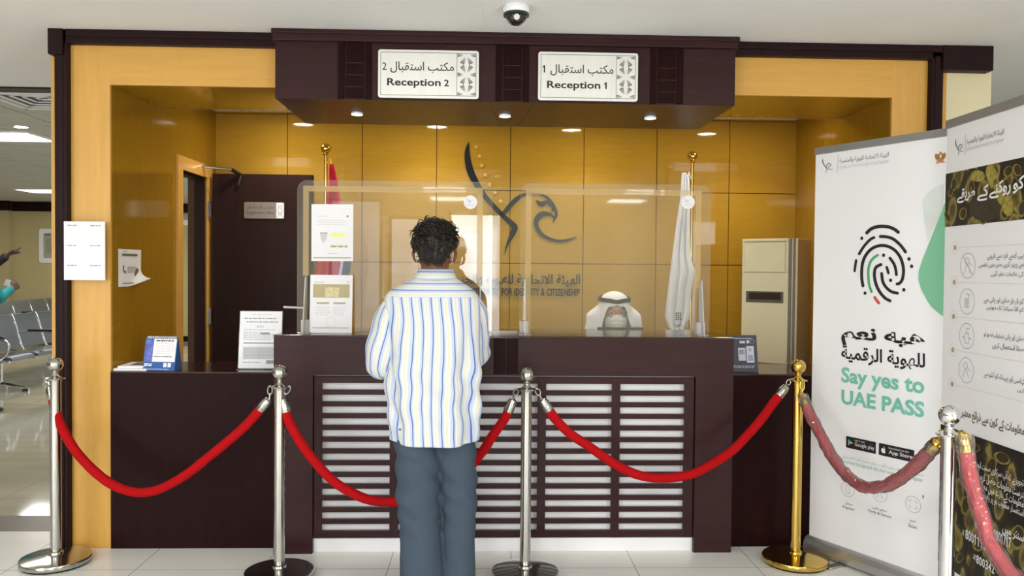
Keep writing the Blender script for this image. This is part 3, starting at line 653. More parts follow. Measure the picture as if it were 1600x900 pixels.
# curled sheet with a telephone mark on the inner side of the pillar
pj = Plane((XL, 4.553, 1.352), (0, -1, 0), (0, 0, 1))
pj = Plane((XL, 4.272, 1.352), (0, 1, 0), (0, 0, 1)); pj.n = -pj.n; pj.n = Vector((1, 0, 0))
def curl_sheet():
    b = MB(); w, h, n = .281, .2, 14; V = []
    for i in range(n+1):
        row = []
        for j in range(n+1):
            u, v = w*i/n, h*j/n; c = max(0, (u/w-.55)/.45+(.35-v/h)/.35-.55); d = .002+.03*c*c+.004*math.sin(u*20)*(1-v/h)
            row.append(b.bm.verts.new(pj.P(u-.01*c, v+.02*c*c, d)))
        V.append(row)
    for i in range(n):
        for j in range(n): b.face([V[i][j], V[i+1][j], V[i+1][j+1], V[i][j+1]])
    return b
def draw_d(root, pl, w, h, d):
    b = MB(); b.rect(pl, .04, h*.82, w-.055, h*.88, d+.004); b.rect(pl, .04, h*.075, w-.09, h*.10, d+.005); b.build('olive_stripe', mat('olive_bar_ink', (118, 116, 82), .7), root)
    b = MB(); b.stroke(pl, [(.055, h*.54, .012), (.05, h*.48, .008), (.057, h*.42, .008), (.075, h*.38, .013)], .01, d+.005); b.lines(pl, .1, h*.36, w-.06, h*.54, 5, d+.005, .35, .15, 9); b.lines(pl, .05, h*.93, .1, h*.96, 1, d+.004); b.build('phone_mark', mat('dark_grey_ink', (84, 80, 78), .7), root)
root = notice('paper_notice', 'curling white sheet with a telephone mark on the inner pillar side', pj, .281, .2, draw_d, 'white paper notices', .0012, curl_sheet)
# magazines
for k, (dx, dz, tilt) in enumerate(((0, 0, 0), (.012, .012, .06))):
    root = thing('magazine', ('white booklet at the bottom of the small stack by the pillar', 'white booklet with a dark photo, on top of the small stack')[k], 'booklet', (-1.83, 4.30, .919+dz), 'booklets on the side counter')
    b = MB(); c, s = math.cos(tilt), math.sin(tilt); w2, d2 = .085, .10
    b.obox((-1.828+dx, 4.30+dx, .919+dz+.006), (c*w2, s*w2, 0), (-s*d2, c*d2, 0), (0, 0, .006)); b.build('pages', M['paper'], root, bevel=.002)
    if k: 
        pm = Plane((-1.828+dx, 4.30+dx, .919+dz+.012), (c, s, 0), (-s, c, 0)); MB().rect(pm, -.04, -.06, .05, .07, .0006).build('cover_photo', mat('cover_photo_print', (118, 108, 96), .5, var=.5, scale=30), root)
# desk calendar: two leaning leaves, wire binding
cal = thing('desk_calendar', 'blue and white desk calendar with wire binding, standing on the low counter', 'calendar', (-1.74, 4.36, .919))
M['cal_blue'] = mat('calendar_blue', (32, 86, 156), .45, var=.06); M['cal_pic'] = mat('calendar_photo_print', (96, 110, 190), .45, var=.45, scale=26)
ca, cb = at(222, 579, Z=.920), at(270, 580, Z=.920); dr = (cb-ca); dr.z = 0; wv = .175; pc = Plane((ca.x, ca.y, .9195), dr, Vector((0, .30, 1)))
hh = .175
b = MB(); b.rect(pc, 0, 0, wv, hh, .001, -.001); pk = Plane(pc.P(0, 0)+Vector((0, .105, 0)), dr, Vector((0, -.30, 1))); b.rect(pk, 0, 0, wv, hh, .001, -.001)
b.poly(Plane(pc.P(wv+.0005, 0), (0, 1, 0), (0, 0, 1)), [(0, 0), (.105, 0), (.054, hh*.955)], .0005)
b.build('stand', M['cal_blue'], cal)
b = MB(); b.rect(pc, .048, .048, wv-.004, hh-.006, .0018); b.rect(pc, .014, .03, .034, .046, .0022) if 0 else None; b.build('month_leaf', M['paper'], cal)
MB().rect(pc, .004, .048, .048, hh-.012, .0016).build('photo', M['cal_pic'], cal)
b = MB(); b.lines(pc, .06, .086, wv-.014, .15, 6, .0024, .2, .05, 3); b.build('dates', M['pale_ink'], cal)
b = MB(); b.lines(pc, .06, .155, wv-.014, .163, 1, .0024, .7, .1); b.lines(pc, .055, .072, wv-.02, .079, 1, .0024, .6, .1, 4); b.build('print_marking', M['ink'], cal)
b = MB(); b.lines(pc, .008, .024, .06, .040, 2, .0024, .75, .2, 2); b.lines(pc, .01, .006, wv-.02, .012, 1, .0024, .45, .1, 6); b.rect(pc, .112, .02, .13, .042, .0024); b.rect(pc, .135, .02, .153, .042, .0024); b.build('white_marking', M['paper'], cal)
b = MB()
for k in range(16):
    p = pc.P(.012+k*(wv-.024)/15, hh); b.tube([p+Vector((0, .008*math.cos(a)+.004, .007*math.sin(a))) for a in [2*math.pi*j/8 for j in range(9)]], .0021, 6)
b.build('wire_binding', M['white_lam'], cal, smooth=True)
# form in a clear holder
fo = thing('form_holder', 'printed white form in a clear stand beside the tall counter', 'notice', (-1.19, 4.3, .919))
pfm = Plane((-1.30, 4.29, .923), (1, .0, 0), (0, .12, 1)); w, h = .222, .305
MB().rect(pfm, .0, .002, w, h, .001, 0).build('form_sheet', M['paper'], fo)
b = MB(); b.rect(pfm, -.004, 0, w+.004, h+.004, -.001, -.004); b.box(-1.304, -1.074, 4.268, 4.36, .919, .923); b.build('clear_stand', M['acrylic'], fo)
b = MB(); b.text(pfm, ar('نموذج تسجيل طلب الهوية'), .06, .283, .165, .292, .0016); b.lines(pfm, .022, .262, .2, .272, 1, .0016, .5, 0, 3); b.lines(pfm, .035, .243, .2, .253, 1, .0016, .5, 0, 4); b.lines(pfm, .09, .218, .13, .23, 2, .0016, .35); b.lines(pfm, .022, .204, .19, .208, 1, .0016, .6); b.lines(pfm, .022, .15, .2, .196, 5, .0016, .3, .3, 6); b.lines(pfm, .022, .03, .12, .036, 1, .0016, .7, .3, 8); b.build('print_marking', M['grey_ink'], fo)
b = MB(); b.rect(pfm, .022, .132, .2, .138, .0016); b.rect(pfm, .022, .112, .2, .1145, .0022); b.rect(pfm, .112, .18, .16, .19, .0018); b.rect(pfm, .145, .026, .195, .045, .0018); b.build('bar_marking', M['grey_ink'], fo)
b = MB(); b.rect(pfm, .022, .05, .2, .111, .0012); b.build('table_block', M['pale_ink'], fo); b = MB(); b.lines(pfm, .024, .052, .198, .109, 8, .0018, .3, .05, 8); b.build('table_print', M['grey_ink'], fo)
# dark tent card on the other low counter
tc = thing('tent_card', 'dark printed tent card beside the air conditioner', 'notice', (1.40, 4.33, .919))
M['card'] = mat('dark_card', (44, 46, 60), .4); pt = Plane((1.30, 4.27, .9195), (1, 0, 0), (0, .22, 1)); w, h = .185, .20
b = MB(); b.rect(pt, 0, 0, w, h, .001, -.001); b.rect(Plane((1.30, 4.36, .9195), (1, 0, 0), (0, -.22, 1)), 0, 0, w, h, .001, -.001); b.build('card', M['card'], tc)
b = MB(); b.lines(pt, .06, .178, .16, .186, 1, .0016, .5); b.rect(pt, .128, .155, .143, .172, .0016); b.rect(pt, .09, .155, .12, .168, .0016); b.rect(pt, .125, .05, .166, .14, .0016); b.rect(pt, .08, .06, .12, .13, .0016); b.lines(pt, .05, .02, .175, .036, 2, .0016, .4); b.ring(pt, .16, .166, .012, .001, .0016); b.build('print_marking', mat('card_print', (198, 200, 214), .6), tc)
b = MB(); b.disc(pt, .145, .12, .009, .0022); b.rect(pt, .132, .06, .16, .09, .0022); b.rect(pt, .085, .095, .115, .12, .0022); b.build('picture_pattern', mat('card_picture', (140, 150, 176), .6, var=.3, scale=60), tc)

# ------------------------------------------------------------------ stanchions and ropes
def stanchion(name, label, loc, metal, h=1.005, open_ball=False):
    root = thing(name, label, 'stanchion', loc, 'rope barrier posts'); x, y, z = loc
    c = (x, y, 0)
    MB().lathe([(.150, 0), (.152, .012), (.148, .014)], c, 48).build('rubber_foot', M['black_rubber'], root, smooth=True)
    MB().lathe([(.158, .010), (.1605, .013), (.1605, .030), (.158, .034), (.13, .040), (.06, .047), (.034, .050), (.032, .060), (.0265, .064)], c, 64).build('base', metal, root, smooth=True)
    MB().lathe([(.0256, .055), (.0256, h-.112)], c, 32).build('pole', metal, root, smooth=True)
    MB().lathe([(.0262, h-.118), (.0275, h-.116), (.0275, h-.112), (.043, h-.108), (.0445, h-.105), (.043, h-.102), (.024, h-.097), (.015, h-.088), (.0125, h-.078), (.0165, h-.072), (.0165, h-.068), (.012, h-.066)], c, 36).build('collar', metal, root, smooth=True)
    MB().ball((x, y, h-.0365), .0365, 32).build('ball_finial', metal, root, smooth=True)
    return root
P1, P2, P3, P4, P5, P6 = (-2.088, 3.975, 0), (-.955, 3.785, 0), (.205, 3.77, 0), (1.574, 3.947, 0), (1.635, 2.745, 0), (1.88, 1.45, 0)
stanchion('rope_stanchion', 'silver post standing before the golden pillar', P1, M['silver'], 1.015)
stanchion('rope_stanchion', 'silver post before the open side of the tall counter, behind the striped man', P2, M['silver'])
stanchion('rope_stanchion', 'silver post just right of the man in the striped shirt', P3, M['silver'], 1.0)
stanchion('rope_stanchion', 'golden brass post beside the fingerprint banner', P4, M['brass'], 1.025)
stanchion('rope_stanchion', 'shiny chrome post between the two banners with plastic wrapped ropes', P5, M['chrome'], 1.0)
stanchion('rope_stanchion', 'chrome post nearest the camera, beyond the photo\'s edge', P6, M['chrome'], 1.0)
def rope(label, A, B, pxs, r, cap_m, velvet, wrapped=False, pts3=None):
    """pxs: photo pixels of the rope's centre line, taken on the upright plane through both posts"""
    A, B = Vector(A), Vector(B); d = (B-A); d.z = 0; pl = Plane(A, d, (0, 0, 1)); L = d.length
    if pts3 is None:
        q = [pl.at(*p) for p in pxs]
    else: q = pts3
    pts = catmull([pl.P(u, v) for u, v in q], 6)
    root = thing('velvet_rope', label, 'rope', pts[len(pts)//2], 'barrier ropes')
    n = len(pts)
    b = MB(); rr = []
    for i in range(n): rr.append(r*(1+.04*noise.noise(pts[i]*30)))
    b.tube(pts, rr, 16); b.build('rope', velvet, root, smooth=True)
    for e, post in ((0, A), (-1, B)):
        p = pts[e]; t = (pts[e]-pts[1 if e == 0 else -2]).normalized()
        cp = root and MB().lathe([(r*1.02, -.012), (r*1.06, -.008), (r*1.06, .03), (r*1.0, .034), (r*.86, .05), (r*.4, .056), (r*.3, .06)], p, 24, t).build('end_cap', cap_m, root, smooth=True)
        tip = p+t*.058; hk = Vector((post.x, post.y, 0)); hd = Vector((tip.x-post.x, tip.y-post.y, 0)); ring_c = Vector((post.x, post.y, 0))+hd.normalized()*.047; ring_c.z = tip.z+.0
        top = Vector((ring_c.x, ring_c.y, post_top[tuple(round(v, 3) for v in post)]-.103)); tip0 = tip; tip = tip+(top-tip)*.35 if (top-tip).length > .035 else tip
        hb = MB(); mid = (tip+top)/2; up = (top-tip); side = up.cross(Vector((0, 0, 1))) if up.cross(Vector((0, 0, 1))).length > .003 else Vector((0, 1, 0)); side.normalize(); nrm = (side.cross(up)).normalized()
        hl = max(up.length/2, .012)
        hb.tube([mid+up.normalized()*hl*1.1*math.cos(a)+nrm*.011*math.sin(a) for a in [2*math.pi*k/16 for k in range(17)]], .0032, 8)
        hb.tube([tip0-t*.012, tip0, tip+up.normalized()*.006], .005, 8); hb.ball(top, .006, 10)
        o = hb.build('hook', cap_m, root, smooth=True)
        if cp is not None: o.parent = cp
    if wrapped:
        b = MB(); rr = []
        P = [pts[0]+(pts[0]-pts[1]).normalized()*.05]+pts+[pts[-1]+(pts[-1]-pts[-2]).normalized()*.05]; P = catmull(P, 3)
        V = []
        up = Vector((0, 0, 1)); R = []
        for i, p in enumerate(P):
            t = (P[min(i+1, len(P)-1)]-P[max(i-1, 0)]).normalized(); a = (up-t*up.dot(t)).normalized(); c = t.cross(a); e = 1.0+(.05 if i < 4 or i > len(P)-5 else 0)
            R.append([p+(a*math.cos(x)+c*math.sin(x))*r*e*(1.22+.30*noise.noise(p*26+Vector((math.cos(x)*2.2, math.sin(x)*2.2, 3)))) for x in [2*math.pi*k/22 for k in range(22)]])
        b.rings(R, cap=False); b.build('plastic_sleeve', M['plastic'], root, smooth=False)
post_top = {}
for p, h in ((P1, 1.015), (P2, 1.005), (P3, 1.0), (P4, 1.025), (P5, 1.0), (P6, 1.0)): post_top[tuple(round(v, 3) for v in p)] = h
rope('red velvet rope from the pillar post to the next silver post', P1, P2, [(82,620),(90,652),(103,680),(120,707),(146,735),(172,755),(197,766),(222,769.5),(250,764),(289,743),(325,715),(358,688),(385,664),(409,637)], .0225, M['silver'], M['velvet'])
rope('red velvet rope passing behind the legs of the striped man', P2, P3, [(446,640),(451,657),(469,690),(496,726),(524,754),(554,772),(579,781.5),(601,784),(625,783),(655,778),(690,763),(725,739),(755,704),(769,682),(788,655),(795,640)], .0225, M['silver'], M['velvet'])
rope('red velvet rope in front of the louvred counter, from silver to golden post', P3, P4, [(856,638),(868,655),(890,677),(918,696),(945,715),(967,729),(1000,743),(1036,747),(1078,741.5),(1111,726),(1144,704),(1166,682),(1188,657),(1205,634),(1219,616)], .0225, M['silver'], M['velvet'])
rope('plastic wrapped red rope hanging in front of the fingerprint banner', P4, P5, [(1259,632),(1267,652),(1278,671),(1295,704),(1314,732),(1336,754),(1358,762),(1386,758),(1413,743),(1438,721),(1455,703)], .021, M['brass'], M['wrapped_velvet'], True)
_a = Plane(P5, Vector(P6)-Vector(P5), (0, 0, 1)); LL = (Vector(P6)-Vector(P5)).length
q5 = [_a.at(*p) for p in ((1509,702),(1514,735),(1523,771),(1536,812),(1549,852))]
q5 = q5+[(q5[-1][0]+.13, q5[-1][1]-.085), (LL*.5, q5[-1][1]-.13), (LL*.68, q5[-1][1]-.06), (LL*.84, q5[-1][1]+.13), (LL-.075, .835)]
rope('plastic wrapped pink-red rope nearest the camera, before the brown banner', P5, P6, None, .0225, M['brass'], M['wrapped_velvet'], True, q5)

# ------------------------------------------------------------------ roll-up banners
M['banner'] = mat('banner_fabric', (249, 250, 254), .55, var=.006, scale=3)
M['mint'] = mat('mint_ink', (132, 200, 164), .6, var=.02); M['pale_mint'] = mat('pale_mint_ink', (228, 236, 234), .6); M['teal_ink'] = mat('teal_ink', (122, 200, 182), .6); M['green_ink'] = mat('green_ink', (84, 176, 112), .6); M['red_ink'] = mat('red_ink', (220, 76, 80), .6)
M['mark_ink'] = mat('mark_dark_ink', (66, 58, 92), .6); M['badge'] = mat('badge_black', (30, 30, 34), .5); M['white_ink'] = mat('white_ink', (246, 246, 248), .6)
def banner(name, label, A, ang, width, H):
    d = Vector((math.cos(ang), math.sin(ang), 0)); pl = Plane((A[0], A[1], 0), d, (0, 0, 1))
    root = thing(name, label, 'banner', (A[0]+d.x*width/2, A[1]+d.y*width/2, 0), 'roll-up banners')
    R = []
    for u in (-.012, width+.012):
        c = pl.P(u, 0); R.append([c+pl.n*x+Vector((0, 0, z)) for x, z in ((.032, .012), (.036, .03), (.034, .052), (.022, .075), (.004, .086), (-.03, .080), (-.05, .05), (-.05, .012))])
    MB().rings(R).build('base', mat(name+'_base_silver', (190, 190, 192), .32, .8), root, bevel=.004)
    for u in (.22, width-.2):
        MB().obox(pl.P(u, .006, .03), pl.r*.02, pl.n*.11, (0, 0, .006)).build('foot', M['silver'], root, bevel=.003)
    MB().rect(pl, .0, .06, width, H-.004, 0, -.0012).build('graphic', M['banner'], root)
    MB().rect(pl, -.004, H-.032, width+.004, H+.004, .006, -.010).build('top_rail', mat(name+'_rail_grey', (150, 149, 148), .4, .3), root, bevel=.002)
    MB().tube([pl.P(width/2, .05, -.02), pl.P(width/2, H-.01, -.016)], .008, 10).build('support_pole', M['silver'], root, smooth=True)
    return root, [c for c in root.children if c.name.startswith('graphic')][0], pl
def pxrect(pl, x0, yt, yb, x1, ym=None):
    u0 = pl.at(x0, yt)[0]; u1 = pl.at(x1, (yt+yb)/2 if ym is None else ym)[0]; return u0, pl.at(x0, yb)[1], u1, pl.at(x0, yt)[1]
TH1 = math.radians(-61.78)
rb, gr, p1 = banner('roll_up_banner', 'white roll-up banner with a large black and green fingerprint', (1.713, 4.112), TH1, .80, 2.10)
D = .0014
W1 = .80
b = MB(); q = [p1.at(x, y) for x, y in ((1475.5,319),(1471.7,330),(1455,371.7),(1441.7,405),(1435.8,423),(1435,437),(1440,453),(1450,471.7),(1456,480),(1470,492))]
b.poly(p1, q+[(W1, q[-1][1]-.05), (W1, q[0][1]+.1)], D); b.build('mint_shape', M['mint'], gr)
b = MB(); q = [p1.at(x, y) for x, y in ((1476,287),(1460,294),(1446,305),(1441,316),(1445,350),(1450,378),(1474,322))]; b.poly(p1, q, D-.0005); b.build('pale_shape', M['pale_mint'], gr)
Z6 = lambda P, w: [(1300+x/6, 330+y/6, w/6) for x, y in P]
fp = [([(328,203),(370,165),(430,145),(480,142),(540,150),(590,172),(622,196)],32), ([(257,400),(290,345),(330,295),(365,262),(395,247)],26), ([(455,237),(510,240),(570,258),(625,300),(665,345),(690,382)],29),
 ([(292,700),(282,640),(280,560),(290,480),(320,410),(370,355),(430,327),(490,322),(550,340),(600,375),(640,430),(665,500),(672,570),(660,640),(635,675),(612,682)],29), ([(214,560),(220,510),(228,462)],24),
 ([(545,840),(500,815),(455,765),(420,700),(402,630),(400,570),(415,525),(460,500)],29), ([(615,768),(560,755),(510,715),(478,660),(467,585)],28), ([(545,440),(580,490),(598,540),(605,595)],27), ([(515,525),(523,552),(530,580)],25)]
b = MB()
for P, w in fp: b.stroke(p1, Z6(P, w), 1, D, px=True)
for x, y in ((281,254),(485,413),(723,448),(748,517),(551,648),(675,737),(311,768)):
    u, v = p1.at(1300+x/6, 330+y/6); b.disc(p1, u, v, .0085, D)
b.build('fingerprint', M['ink'], gr)
b = MB(); b.stroke(p1, Z6([(372,755),(350,690),(342,600),(345,530),(365,470),(395,435),(430,412)], 24), 1, D, px=True); b.build('green_arc', M['green_ink'], gr)
b = MB(); b.stroke(p1, Z6([(402,808),(420,835),(440,860)], 26), 1, D, px=True); b.build('red_dash', M['red_ink'], gr)
b = MB(); b.text(p1, ar('هيه نعم'), *pxrect(p1, 1315, 510, 539, 1446), D, .034); b.build('lettering', M['ink'], gr); b = MB(); b.text(p1, ar('للهوية الرقمية'), *pxrect(p1, 1315, 539, 566, 1446), D, .022); b.build('lettering', M['ink'], gr)
b = MB(); b.text(p1, 'Say yes to', *pxrect(p1, 1315, 573, 604, 1445), D, .030); b.build('lettering', M['teal_ink'], gr); b = MB(); b.text(p1, 'UAE PASS', *pxrect(p1, 1315, 608, 631, 1445), D, .034); b.build('lettering', M['teal_ink'], gr)
def authority_mark(b, b2, b3, pl, x0, ytop, x1, ybot, d, tx0, tx1, ty=None):
    u0, v0 = pl.at(x0, ybot); v1 = pl.at(x0, ytop)[1]; u1 = pl.at(x1, (ytop+ybot)/2)[0]; s = v1-v0
    small_logo(b, b2, pl, u0, v0, s*.95, d)
    b3.rect(pl, u1, v0, u1+.0014, v1+s*.05, d)
    a, e = pl.at(tx0, ytop)[0], pl.at(tx1, ytop)[0]
    b3.text(pl, ar('الهيئة الاتحادية للهوية والجنسية'), a, v0+s*.46, e, v0+s*.80, d, .004); return a, e, v0, s
def mark(pl, gr, *a):
    b, b2, b3, b4 = MB(), MB(), MB(), MB(); x, y, v0, s = authority_mark(b, b2, b3, pl, *a)
    b4.text(pl, 'FEDERAL AUTHORITY FOR IDENTITY & CITIZENSHIP', x, v0+s*.18, y, v0+s*.34, a[4])
    b.build('logo', M['mark_ink'], gr); b2.build('logo', M['grey_ink'], gr); b3.build('small_lettering', mat('mark_grey_ink', (112, 108, 112), .7), gr); b4.build('small_lettering', M['pale_ink'], gr)
mark(p1, gr, 1285, 246, 1309, 272, D, 1312, 1389)
# crest: gold eagle with a flag disc over a red ribbon
u, v = p1.at(1460.5, 256); s = .052; b = MB(); q = lambda P: [(u+x*s, v+y*s) for x, y in P]
b.poly(p1, q([(.5,1),(.6,.96),(.66,.88),(.6,.8),(.72,.82),(.95,.86),(1.0,.7),(.95,.45),(.78,.2),(.6,.12),(.4,.12),(.22,.2),(.05,.45),(0,.7),(.05,.86),(.28,.82),(.42,.8),(.4,.9)]), D); b.mi = 1
b.rect(p1, u+.12*s, v+.0*s, u+.88*s, v+.14*s, D+.0003); b.rect(p1, u+.4*s, v+.5*s, u+.46*s, v+.7*s, D+.0006); b.mi = 2; b.rect(p1, u+.46*s, v+.5*s, u+.62*s, v+.7*s, D+.0006)
for k in range(4): b.rect(p1, u+(.2+.16*k)*s, v+.03*s, u+(.3+.16*k)*s, v+.09*s, D+.0006)
b.mi = 3
for k in range(4):
    for sg in (-1, 1): b.stroke(p1, [(u+(.5+sg*(.16+.1*k))*s, v+.72*s, .03*s), (u+(.5+sg*(.12+.08*k))*s, v+(.3+.04*k)*s, .03*s)], 1, D+.0004, round_end=False)
b.build('crest', [mat('crest_gold', (196, 148, 84), .6), M['red_ink'], M['white_ink'], mat('crest_brown', (104, 72, 52), .6)], gr)
# app badges
def px_quad(pl, P): return [pl.at(*p) for p in P]
u0, v0, u1, v1 = pxrect(p1, 1322.5, 681, 699, 1369, 690); bh = v1-v0
b = MB(); b.poly(p1, [(u0+x, v0+y) for x, y in rrect(u1-u0, bh, .004)], D); b2x, b2y = pxrect(p1, 1373.5, 693, 711, 1429, 703)[0::2]
b.poly(p1, [(b2x+x, v0+y) for x, y in rrect(b2y-b2x, bh, .004)], D); b.build('badge', M['badge'], gr)
w = u1-u0; b = MB(); b.text(p1, 'Google play', u0+w*.30, v0+bh*.2, u0+w*.95, v0+bh*.62, D+.0005, .0); b.text(p1, 'GET IT ON', u0+w*.30, v0+bh*.7, u0+w*.62, v0+bh*.82, D+.0005)
w2 = b2y-b2x; b.text(p1, 'App Store', b2x+w2*.29, v0+bh*.18, b2x+w2*.95, v0+bh*.58, D+.0005, .01); b.text(p1, 'Download on the', b2x+w2*.29, v0+bh*.68, b2x+w2*.85, v0+bh*.84, D+.0005)
cx, cyv = b2x+w2*.14, v0+bh*.45; r = bh*.21
b.poly(p1, [(cx+r*x, cyv+r*y) for x, y in ((0,.72),(.25,.86),(.6,.82),(.85,.55),(.62,.2),(.66,-.2),(.95,-.45),(.7,-.9),(.4,-1.1),(0,-1),(-.4,-1.1),(-.72,-.8),(-.95,-.3),(-.95,.3),(-.7,.75),(-.35,.86))], D+.0005)
b.poly(p1, [(cx+r*x, cyv+r*y) for x, y in ((0,.95),(.05,1.3),(.4,1.6),(.38,1.2))], D+.0005); b.build('badge_lettering', M['white_ink'], gr)
b = MB(); x, y = u0+w*.07, v0+bh*.22; h2 = bh*.56
for k, c in enumerate(((0,0,.5,.5,0,1),)): pass
b.mi = 0; b.poly(p1, [(x, y), (x+h2*.45, y+h2*.5), (x, y+h2)], D+.0005); b.mi = 1; b.poly(p1, [(x, y), (x+h2*.6, y+h2*.34), (x+h2*.45, y+h2*.5)], D+.0005); b.mi = 2; b.poly(p1, [(x, y+h2), (x+h2*.45, y+h2*.5), (x+h2*.6, y+h2*.66)], D+.0005); b.mi = 3; b.poly(p1, [(x+h2*.45, y+h2*.5), (x+h2*.6, y+h2*.34), (x+h2*.86, y+h2*.5), (x+h2*.6, y+h2*.66)], D+.0005)
b.build('badge_mark', [mat('badge_sky', (90, 180, 220), .6), M['red_ink'], M['green_ink'], mat('badge_amber', (240, 190, 60), .6)], gr)
b = MB(); b.text(p1, ar('حمل التطبيق وقم بزيارة أقرب جهاز خدمة ذاتية للتسجيل'), *pxrect(p1, 1316, 709, 716, 1443), D, .002); b.text(p1, 'Download the app and visit your nearest kiosk to register', *pxrect(p1, 1316, 717, 724, 1443), D, .004); b.build('small_lettering', mat('soft_green_ink', (150, 196, 180), .7), gr)
ic = [(1325, 764, 'Register', ar('سجل'), 1317, 1336, 788, 793), (1375, 772, 'Verify & Secure', ar('تحقق وأمن'), 1356, 1393, 797, 804), (1427, 788, 'Scan', ar('امسح'), 1420, 1433, 816, 822)]
b, bt = MB(), MB()
for i, (x, y, en, a_, x0, x1, ya, yb) in enumerate(ic):
    u, v = p1.at(x, y); b.ring(p1, u, v, .038, .0016, D)
    if i == 2:
        for sx in (-1, 1):
            for sy in (-1, 1): b.stroke(p1, [(u+sx*.017, v+sy*.007, .0016), (u+sx*.017, v+sy*.017, .0016), (u+sx*.007, v+sy*.017, .0016)], .0016, D)
    elif i == 1: b.stroke(p1, [(u-.012, v+.022), (u-.006, v), (u-.016, v-.02)], .002, D); b.stroke(p1, [(u+.012, v+.022), (u+.006, v), (u+.016, v-.02)], .002, D)
    else: frame_strip(b, p1, u-.011, v-.02, u+.011, v+.02, .0016, D)
    v2 = p1.at(x, ya)[1]; ua, ub = p1.at(x0, ya)[0], p1.at(x1, ya)[0]
    bt.text(p1, a_, ua+(ub-ua)*.2, v2-.004, ub-(ub-ua)*.2, v2+.013, D, .006); bt.text(p1, en, ua, v2-.027, ub, v2-.011, D, .008)
u, v = p1.at(1442.5, 776); bt.text(p1, '1', u-.002, v-.008, u+.003, v+.008, D)
b.build('icon_rings', M['grey_ink'], gr); bt.build('icon_lettering', mat('slate_ink', (92, 92, 102), .7), gr)

# second banner
TH2 = math.radians(-91.27)
rb2, gr2, p2 = banner('roll_up_banner', 'white roll-up banner with brown germ pictures and Urdu text', (1.946, 3.328), TH2, .85, 2.10)
W2 = .85
mark(p2, gr2, 1493, 216, 1508.5, 246, D, 1511, 1569)
def germ_mat():
    m = mat('germ_photo_print', (70, 62, 32), .55, var=.3, scale=12); nt = m.node_tree; N = nt.nodes; b = N['Principled BSDF']
    tc = [n for n in N if n.type == 'TEX_COORD'][0]
    mp = N.new('ShaderNodeMapping'); mp.inputs['Scale'].default_value = (1, 1, .62); nz = N.new('ShaderNodeTexNoise'); nz.inputs['Scale'].default_value = 14; nz.inputs['Detail'].default_value = 5
    ad = N.new('ShaderNodeVectorMath'); ad.operation = 'MULTIPLY_ADD'; ad.inputs[1].default_value = (.05, .05, .05)
    vo = N.new('ShaderNodeTexVoronoi'); vo.inputs['Scale'].default_value = 12.5; cr = N.new('ShaderNodeValToRGB')
    nt.links.new(tc.outputs['Object'], mp.inputs[0]); nt.links.new(mp.outputs[0], nz.inputs['Vector']); nt.links.new(nz.outputs['Color'], ad.inputs[0]); nt.links.new(mp.outputs[0], ad.inputs[2]); nt.links.new(ad.outputs[0], vo.inputs['Vector'])
    e = cr.color_ramp.elements; e[0].position = 0; e[0].color = lin((96, 84, 40))+(1,); e[1].position = 1; e[1].color = lin((14, 12, 10))+(1,)
    for p, c in ((.16, (70, 60, 28)), (.30, (112, 100, 46)), (.40, (150, 136, 74)), (.46, (62, 54, 26)), (.6, (30, 26, 18))): x = e.new(p); x.color = lin(c)+(1,)
    nt.links.new(vo.outputs['Distance'], cr.inputs[0])
    n2 = N.new('ShaderNodeTexNoise'); n2.inputs['Scale'].default_value = 55; n2.inputs['Detail'].default_value = 6; nt.links.new(mp.outputs[0], n2.inputs['Vector'])
    mr = N.new('ShaderNodeMapRange'); mr.inputs[1].default_value = .3; mr.inputs[2].default_value = .7; mr.inputs[3].default_value = .55; mr.inputs[4].default_value = 1.35; nt.links.new(n2.outputs['Fac'], mr.inputs[0])
    mx = N.new('ShaderNodeVectorMath'); mx.operation = 'SCALE'; nt.links.new(cr.outputs[0], mx.inputs[0]); nt.links.new(mr.outputs[0], mx.inputs['Scale'])
    nt.links.new(mx.outputs[0], b.inputs['Base Color']); return m
M['germ'] = germ_mat(); M['germ_dark'] = mat('germ_dark_body', (58, 52, 40), .6, var=.25, scale=30)
va, vb = p2.at(1478, 272)[1], p2.at(1475, 355)[1]; vc, vd = p2.at(1492, 670)[1], p2.at(1490, 892)[1]
b = MB(); b.rect(p2, 0, vb, W2, va, D); b.build('germ_picture', M['germ'], gr2)
b = MB(); b.rect(p2, 0, vd, W2, vc, D); b.build('germ_picture', M['germ'], gr2)
def blob_px(b, pl, x, y, rx, ry, d, tilt=0, n=18):
    b.poly(pl, [pl.at(x+rx*math.cos(a)*math.cos(tilt)-ry*math.sin(a)*math.sin(tilt), y+rx*math.cos(a)*math.sin(tilt)+ry*math.sin(a)*math.cos(tilt)) for a in [-2*math.pi*k/n for k in range(n)]], d)
M['germ_a'] = mat('germ_olive_print', (132, 118, 54), .6, var=.4, scale=45); M['germ_b'] = mat('germ_brown_print', (52, 44, 20), .6, var=.4, scale=45); M['germ_c'] = mat('germ_yellow_print', (158, 144, 66), .6, var=.35, scale=60)
def cup(x, y, rx, ry, tilt, k=0):
    b.mi = 0; blob_px(b, p2, x, y, rx, ry, D+.0003+k*.0006, tilt); b.mi = 1; blob_px(b, p2, x+rx*.1, y-ry*.08, rx*.74, ry*.8, D+.0005+k*.0006, tilt)
b = MB()
for c in ((1491,288,5,11,.1),(1518,294,5.5,13,.0),(1505,334,6,10,.2),(1536,344,6,7,-.2),(1486,300,4,8,.3),(1573,292,6,13,-.1),(1585,290,6,14,.1),(1571,332,7,12,.2),(1598,326,8,14,.3),(1576,268,7,9,.5),(1590,266,7,10,-.2),(1481,340,4,10,-.4)): cup(*c)
b.mi = 2
